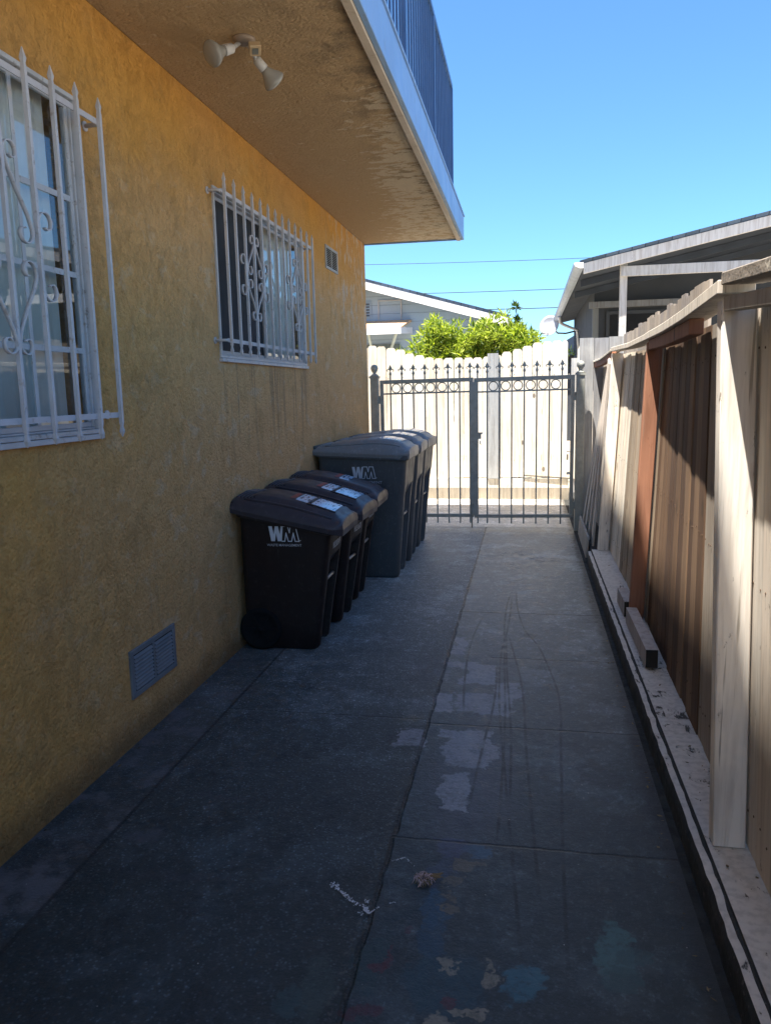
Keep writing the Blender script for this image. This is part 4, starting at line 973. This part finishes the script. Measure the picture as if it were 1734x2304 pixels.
wf = MB(); wf.box(1.32, 2.3, 14.15, 14.199, 1.4, 2.88); wfo = wf.build('window', GREYW, rh); MB().box(1.38, 2.24, 14.145, 14.149, 1.46, 2.82).build('pane', simple('dark_glass', (.02, .022, .026), .6, spec=.1), wfo)
m = MB(); pp = [(.66, 17.6, 3.12), (.68, 17.7, 3.0), (.75, 17.7, 2.95), (1.05, 17.7, 2.82), (1.1, 17.7, 2.3)]; m.tube(pp, .035, 8); m.build('downpipe', simple('pipe_metal', (.5, .52, .55), .4), rh)
# dish
ds = thing('satellite_dish', 'pale round satellite dish under the far end of the eave', 'satellite dish', (.50, 19.5, 2.9))
dm = MB(); dm.lathe([(.02, .0), (.12, .012), (.20, .04), (.25, .075), (.245, .08), (.19, .05), (.11, .022), (.02, .012)], (.52, 19.5, 3.06), Vector((-.5, -1, .25)), 24); dm.build('dish', simple('dish_paint', (.42, .43, .46), .4), ds)
MB().tube([(.54, 19.55, 3.05), (.70, 19.6, 2.9), (.9, 19.8, 2.9), (1.13, 19.8, 2.95)], .02, 8).build('mast', STEEL, ds)
MB().tube([(.50, 19.5, 2.9), (.30, 19.1, 2.88)], .014, 6).build('feed_arm', STEEL, ds)
# far low roof beyond dish
fh = thing('far_house', 'low dark roofed house glimpsed past the end of the neighbour house', 'house', (1.5, 26, 0))
m = MB(); m.prism([(.4, 2.55), (1.9, 3.45), (6, 3.45), (7, 2.55)], 1, 24, 30); m.build('roof', SHING, fh); MB().box(.7, 6.7, 24.3, 29.7, -.02, 2.545).build('wall', GREYW, fh)

# ---------------------------------------------------------------- left far house
lh = thing('gabled_house', 'grey sided gabled house with white bargeboard beyond the cream fence', 'house', (-3.8, 21, 0))
px, pz, sl2 = -3.72, 4.17, .288; HY = 18.4
def gz(x): return pz-sl2*abs(x-px)
xe0, xe1 = px-3.25, px+3.25
m = MB(); wx0, wx1 = px-2.85, px+2.85
m.prism([(wx0, 0), (wx1, 0), (wx1, gz(wx1)-.12), (px, pz-.12), (wx0, gz(wx0)-.12)], 1, HY, HY+9); m.build('wall', GREYSID, lh)
for s_, a in ((1, xe1), (-1, xe0)):
    m = MB(); m.hexa([(px, HY-.45, pz-.06), (a, HY-.45, gz(a)-.06), (a, HY+9.4, gz(a)-.06), (px, HY+9.4, pz-.06), (px, HY-.47, pz), (a+s_*.04, HY-.47, gz(a)), (a+s_*.04, HY+9.4, gz(a)), (px, HY+9.4, pz)]); m.build('roof', SHING, lh)
    m = MB(); m.hexa([(px, HY-.448, pz-.24), (a, HY-.448, gz(a)-.24), (a, HY-.40, gz(a)-.24), (px, HY-.40, pz-.24), (px, HY-.448, pz-.062), (a, HY-.448, gz(a)-.062), (a, HY-.40, gz(a)-.062), (px, HY-.40, pz-.062)]); m.build('bargeboard', WPAINT, lh)
m = MB(); m.box(-4.35, -3.66, HY-.025, HY-.001, 3.33, 3.70)
vt = m.build('gable_vent', GREYSID, lh); m = MB(); [m.box(-4.30, -3.70, HY-.05, HY-.026, 3.36+.066*i, 3.385+.066*i) for i in range(5)]; m.build('vent_slats', DARKEAVE, vt)
m = MB(); m.box(-3.50, -3.47, HY-.02, HY-.001, 3.15, 3.72); m.box(-3.47, -2.93, HY-.02, HY-.001, 3.69, 3.72); m.box(-2.96, -2.93, HY-.02, HY-.001, 3.15, 3.69); m.build('panel_trim', simple('pale_trim', (.36, .39, .43), .7), lh)
m = MB(); m.hexa([(-5.2, HY-.75, 2.99), (-2.86, HY-.75, 2.99), (-2.70, HY-.002, 3.20), (-5.2, HY-.002, 3.20), (-5.2, HY-.75, 3.02), (-2.86, HY-.75, 3.02), (-2.70, HY-.002, 3.25), (-5.2, HY-.002, 3.25)]); aw = m.build('window_canopy', TANROOF, lh)
m = MB(); m.box(-5.2, -2.84, HY-.765, HY-.752, 2.88, 3.01); m.bar((-2.85, HY-.76, 2.95), (-2.69, HY-.01, 3.0), .02, .14); m.build('canopy_fascia', WPAINT, aw)
m = MB(); m.bar((-3.6, HY-.7, 2.92), (-3.6, HY-.02, 2.2), .05, .05); m.bar((-2.95, HY-.7, 2.92), (-3.3, HY-.02, 2.3), .05, .05); m.build('bracket', simple('green_grey_paint', (.42, .48, .45), .7), aw)
m = MB(); m.box(-4.9, -3.0, HY-.03, HY-.001, 1.2, 2.7); m.build('window', simple('dim_glass', (.12, .16, .17), .3), lh)
m = MB(); m.hexa([(-.55, HY-.3, 3.05), (-.40, HY-.3, 3.05), (-.40, HY+9, 3.05), (-.55, HY+9, 3.05), (-.55, HY-.3, 3.17), (-.38, HY-.3, 3.17), (-.38, HY+9, 3.17), (-.55, HY+9, 3.17)]); m.build('gutter', WPAINT, lh)

# ---------------------------------------------------------------- trees
def leaf_quads(m, c_, r, n_, L, Wd, rnd, up=.3):
    for _ in range(n_):
        d = Vector((rnd.gauss(0, 1), rnd.gauss(0, 1), rnd.gauss(0, 1))).normalized(); p = c_+d*r*(rnd.random()**.45)
        dr = (d*.7+Vector((rnd.gauss(0, .6), rnd.gauss(0, .6), rnd.gauss(0, .5)+up))).normalized(); sd = dr.cross(Vector((rnd.gauss(0, 1), rnd.gauss(0, 1), rnd.gauss(0, 1)))).normalized()
        l = L*rnd.uniform(.7, 1.3); w_ = Wd*rnd.uniform(.7, 1.2); nn = sd.cross(dr)*l*.12
        b = len(m.v); m.v += [tuple(p), tuple(p+dr*l*.45+sd*w_-nn*0), tuple(p+dr*l+nn*-1.2), tuple(p+dr*l*.45-sd*w_)]
        m.face([b, b+1, b+2, b+3])
def tree(name, label, base, lumps, nleaf, L, Wd, mat, seed, cat='tree', trunk=.09, fruits=0):
    rnd = random.Random(seed); t = thing(name, label, cat, base); B_ = Vector(base)
    cm = MB(); tw = MB(); top = B_+Vector((0, 0, .9))
    tw.tube([B_-Vector((0, 0, .1)), B_+Vector((.03, 0, .5)), top], [trunk, trunk*.8, trunk*.65], 10)
    tot = sum(r**2 for *_, r in lumps)
    for (x, y, z, r) in lumps:
        c_ = Vector((x, y, z)); mid = (top+c_)/2+Vector((rnd.uniform(-.1, .1), rnd.uniform(-.1, .1), .1)); tw.tube([top-Vector((0, 0, .1)), mid, c_], [trunk*.45, trunk*.28, trunk*.1], 6)
        k_ = int(nleaf*r*r/tot); nc = max(4, k_//45)
        if r < .1: nc = 1
        for _ in range(nc):
            d = Vector((rnd.gauss(0, 1), rnd.gauss(0, 1), rnd.gauss(0, 1))).normalized(); cc = c_+d*r*rnd.uniform(.55, 1.0)
            leaf_quads(cm, cc, r*.30, 45, L, Wd, rnd)
            if rnd.random() < .5: tw.tube([c_, (c_+cc)/2+Vector((0, 0, .03)), cc], [.012, .009, .004], 4)
    tw.build('trunk', BARK, t); cm.build('crown', mat, t)
    if fruits:
        fm = MB()
        for _ in range(fruits):
            x, y, z, r = rnd.choice(lumps); d = Vector((rnd.gauss(0, 1), -abs(rnd.gauss(0, 1)), rnd.gauss(0, .5))).normalized(); pc = Vector((x, y, z))+d*r*1.02
            fm.lathe([(.005, -.035), (.022, -.028), (.035, 0), (.022, .028), (.005, .035)], pc, (0, 0, 1), 10)
        fm.build('fruit', simple('orange_peel', (.7, .28, .03), .5), t)
    return t
tree('citrus_tree', 'bright yellow green citrus tree rising over the cream fence', (-1.0, 13.3, 0), [
    (-2.02, 13.1, 1.98, .26), (-1.72, 13.2, 2.18, .34), (-1.40, 13.2, 2.42, .36), (-1.10, 13.3, 2.14, .38), (-.82, 13.2, 2.38, .34), (-.50, 13.2, 2.52, .34), (-.26, 13.2, 2.46, .32), (-.10, 13.2, 2.25, .30),
    (-1.4, 13.5, 1.8, .5), (-.8, 13.5, 1.8, .55), (-.3, 13.5, 1.9, .42), (-.20, 13.1, 2.05, .30)], 17000, .12, .014, LEAF, 4, fruits=1)
tree('shrub', 'small dark twiggy bush top between the citrus tree and the neighbour house', (.35, 14.5, 0), [(.25, 14.5, 2.10, .22), (.55, 14.5, 2.16, .20), (.05, 14.6, 2.0, .2)], 1500, .10, .012, LEAFD, 9, 'shrub', .04)
tree('shrub', 'leafy sprig poking up above the right side of the citrus crown', (-.15, 13.6, 0), [(-.20, 13.4, 2.90, .07), (-.15, 13.4, 2.76, .06)], 90, .10, .014, LEAFD, 12, 'shrub', .02)

# ---------------------------------------------------------------- wires
for (xa, za, xb, zb, lb, r) in ((-12, 6.07, 14, 5.75, 'topmost and faintest of the three overhead wires', .010), (-12, 5.02, 14, 4.88, 'middle of the three overhead wires', .013), (-12, 4.47, 14, 4.24, 'lowest of the three overhead wires', .016)):
    m = MB(); m.tube([(xa+(xb-xa)*t/20, 27, za+(zb-za)*t/20-.25*(1-(2*t/20-1)**2)+.12+(0)) for t in range(21)], r, 5)
    tag(m.build('power_line', simple('wire_dark', (.03, .05, .05), .6)), lb, 'wire', 'overhead wires')

# ---------------------------------------------------------------- small things on the ground
rnd = random.Random(2)
m = MB()
def smear(a, b, n_, wd, rad):
    for i in range(n_):
        t = rnd.random(); x = a[0]+(b[0]-a[0])*t+rnd.gauss(0, wd); y = a[1]+(b[1]-a[1])*t+rnd.gauss(0, wd); r = rnd.uniform(.3, 1)*rad; k_ = rnd.randint(5, 7); a0 = rnd.random()*6
        base = len(m.v); st = rnd.uniform(.5, 2); an = rnd.random()*3
        for q in range(k_):
            rr = r*rnd.uniform(.6, 1.2); u_ = rr*cos(a0+q*2*pi/k_)*st; v_ = rr*sin(a0+q*2*pi/k_)
            m.v.append((x+u_*cos(an)-v_*sin(an), y+u_*sin(an)+v_*cos(an), .0035+rnd.uniform(0, .002)))
        m.face(list(range(base, base+k_)))
smear((-.622, 2.235), (-.60, 2.22), 26, .006, .0035); smear((-.61, 2.225), (-.545, 2.165), 55, .003, .0032); smear((-.55, 2.168), (-.49, 2.135), 40, .004, .0035); smear((-.49, 2.135), (-.472, 2.105), 30, .004, .005)
smear((-.475, 2.105), (-.45, 2.143), 14, .002, .004); smear((-.50, 2.16), (-.48, 2.17), 12, .004, .003); smear((-.42, 2.165), (-.40, 2.175), 8, .001, .003); smear((-.51, 2.11), (-.49, 2.105), 8, .004, .003)
smear((-.448, 2.384), (-.406, 2.412), 22, .003, .003); smear((-.406, 2.412), (-.369, 2.367), 14, .001, .0022)
m.build('paint_smear', simple('dried_white_paint', (.55, .56, .58), .7), path)
m = MB()
for a, n_, w_, r in (((.159, 7.23), 34, .07, .018), ((-.05, 7.55), 26, .09, .014), ((-.32, 7.26), 10, .05, .014), ((-.06, 6.42), 9, .03, .013), ((-.05, 6.9), 14, .12, .010), ((.104, 4.433), 2, .006, .016), ((-.2, 7.1), 12, .14, .009), ((.25, 3.0), 5, .2, .004), ((-.9, 3), 6, .4, .003), ((.1, 2.2), 8, .3, .003), ((-.5, 5), 12, .5, .006)): smear(a, a, n_, w_, r)
m.build('flakes', simple('pale_flake', (.46, .44, .41), .7), path)
cl = thing('string_clump', 'small frayed clump of pinkish string and dry twigs on the dark path', 'debris', (-.32, 2.30, 0))
m = MB(); m2 = MB()
for i in range(80):
    a = rnd.uniform(-pi, pi); r0 = rnd.uniform(0, .014); L = rnd.uniform(.014, .030); c_ = Vector((-.328, 2.298, .006)); x, y = r0*cos(a), r0*sin(a); pth = []
    for q in range(5):
        a += rnd.gauss(0, .45); x += L/4*cos(a)*.9; y += L/4*sin(a)*1.0; pth.append((c_.x+x, c_.y+y, .005+.014*sin(pi*q/4)*rnd.uniform(.4, 1)))
    (m if i < 52 else m2).tube(pth, .0013 if i < 52 else .0011, 5)
m.build('string', simple('pinkish_string', (.50, .38, .38), .9), cl)
for i in range(16):
    a = rnd.uniform(-.5, .5); y = 2.315+rnd.gauss(0, .008); x = -.315+rnd.gauss(0, .012); m2.tube([(x, y, .010), (x+.04*cos(a), y+.04*sin(a), .013)], .0014, 5)
m2.build('twig', simple('dry_twig', (.20, .14, .07), .9), cl)

# litter gathered against the kerb and the foot of the wall
m = MB()
for i in range(260):
    if i < 120: x = .505-abs(rnd.gauss(0, .03)); y = rnd.uniform(1.3, 8.6); z = .003
    elif i < 190: x = rnd.uniform(.62, .70)+rnd.gauss(0, .01); y = rnd.uniform(1.2, 7.1); z = .113
    else: x = -1.772+abs(rnd.gauss(0, .03)); y = rnd.uniform(2.0, 8.4); z = .003
    a = rnd.random()*6.28; L = rnd.uniform(.004, .014); W_ = L*rnd.uniform(.2, .5); d = Vector((cos(a), sin(a), 0)); q = Vector((-sin(a), cos(a), 0)); c_ = Vector((x, y, z))
    b = len(m.v); m.v += [tuple(c_-d*L), tuple(c_+q*W_+Vector((0, 0, .002))), tuple(c_+d*L+Vector((0, 0, .003))), tuple(c_-q*W_)]; m.face([b, b+1, b+2, b+3])
lit = m.build('leaf_litter', mat_leaf('dry_leaf_bits', (.05, .035, .02), (.24, .17, .09))); tag(lit, kind='stuff')
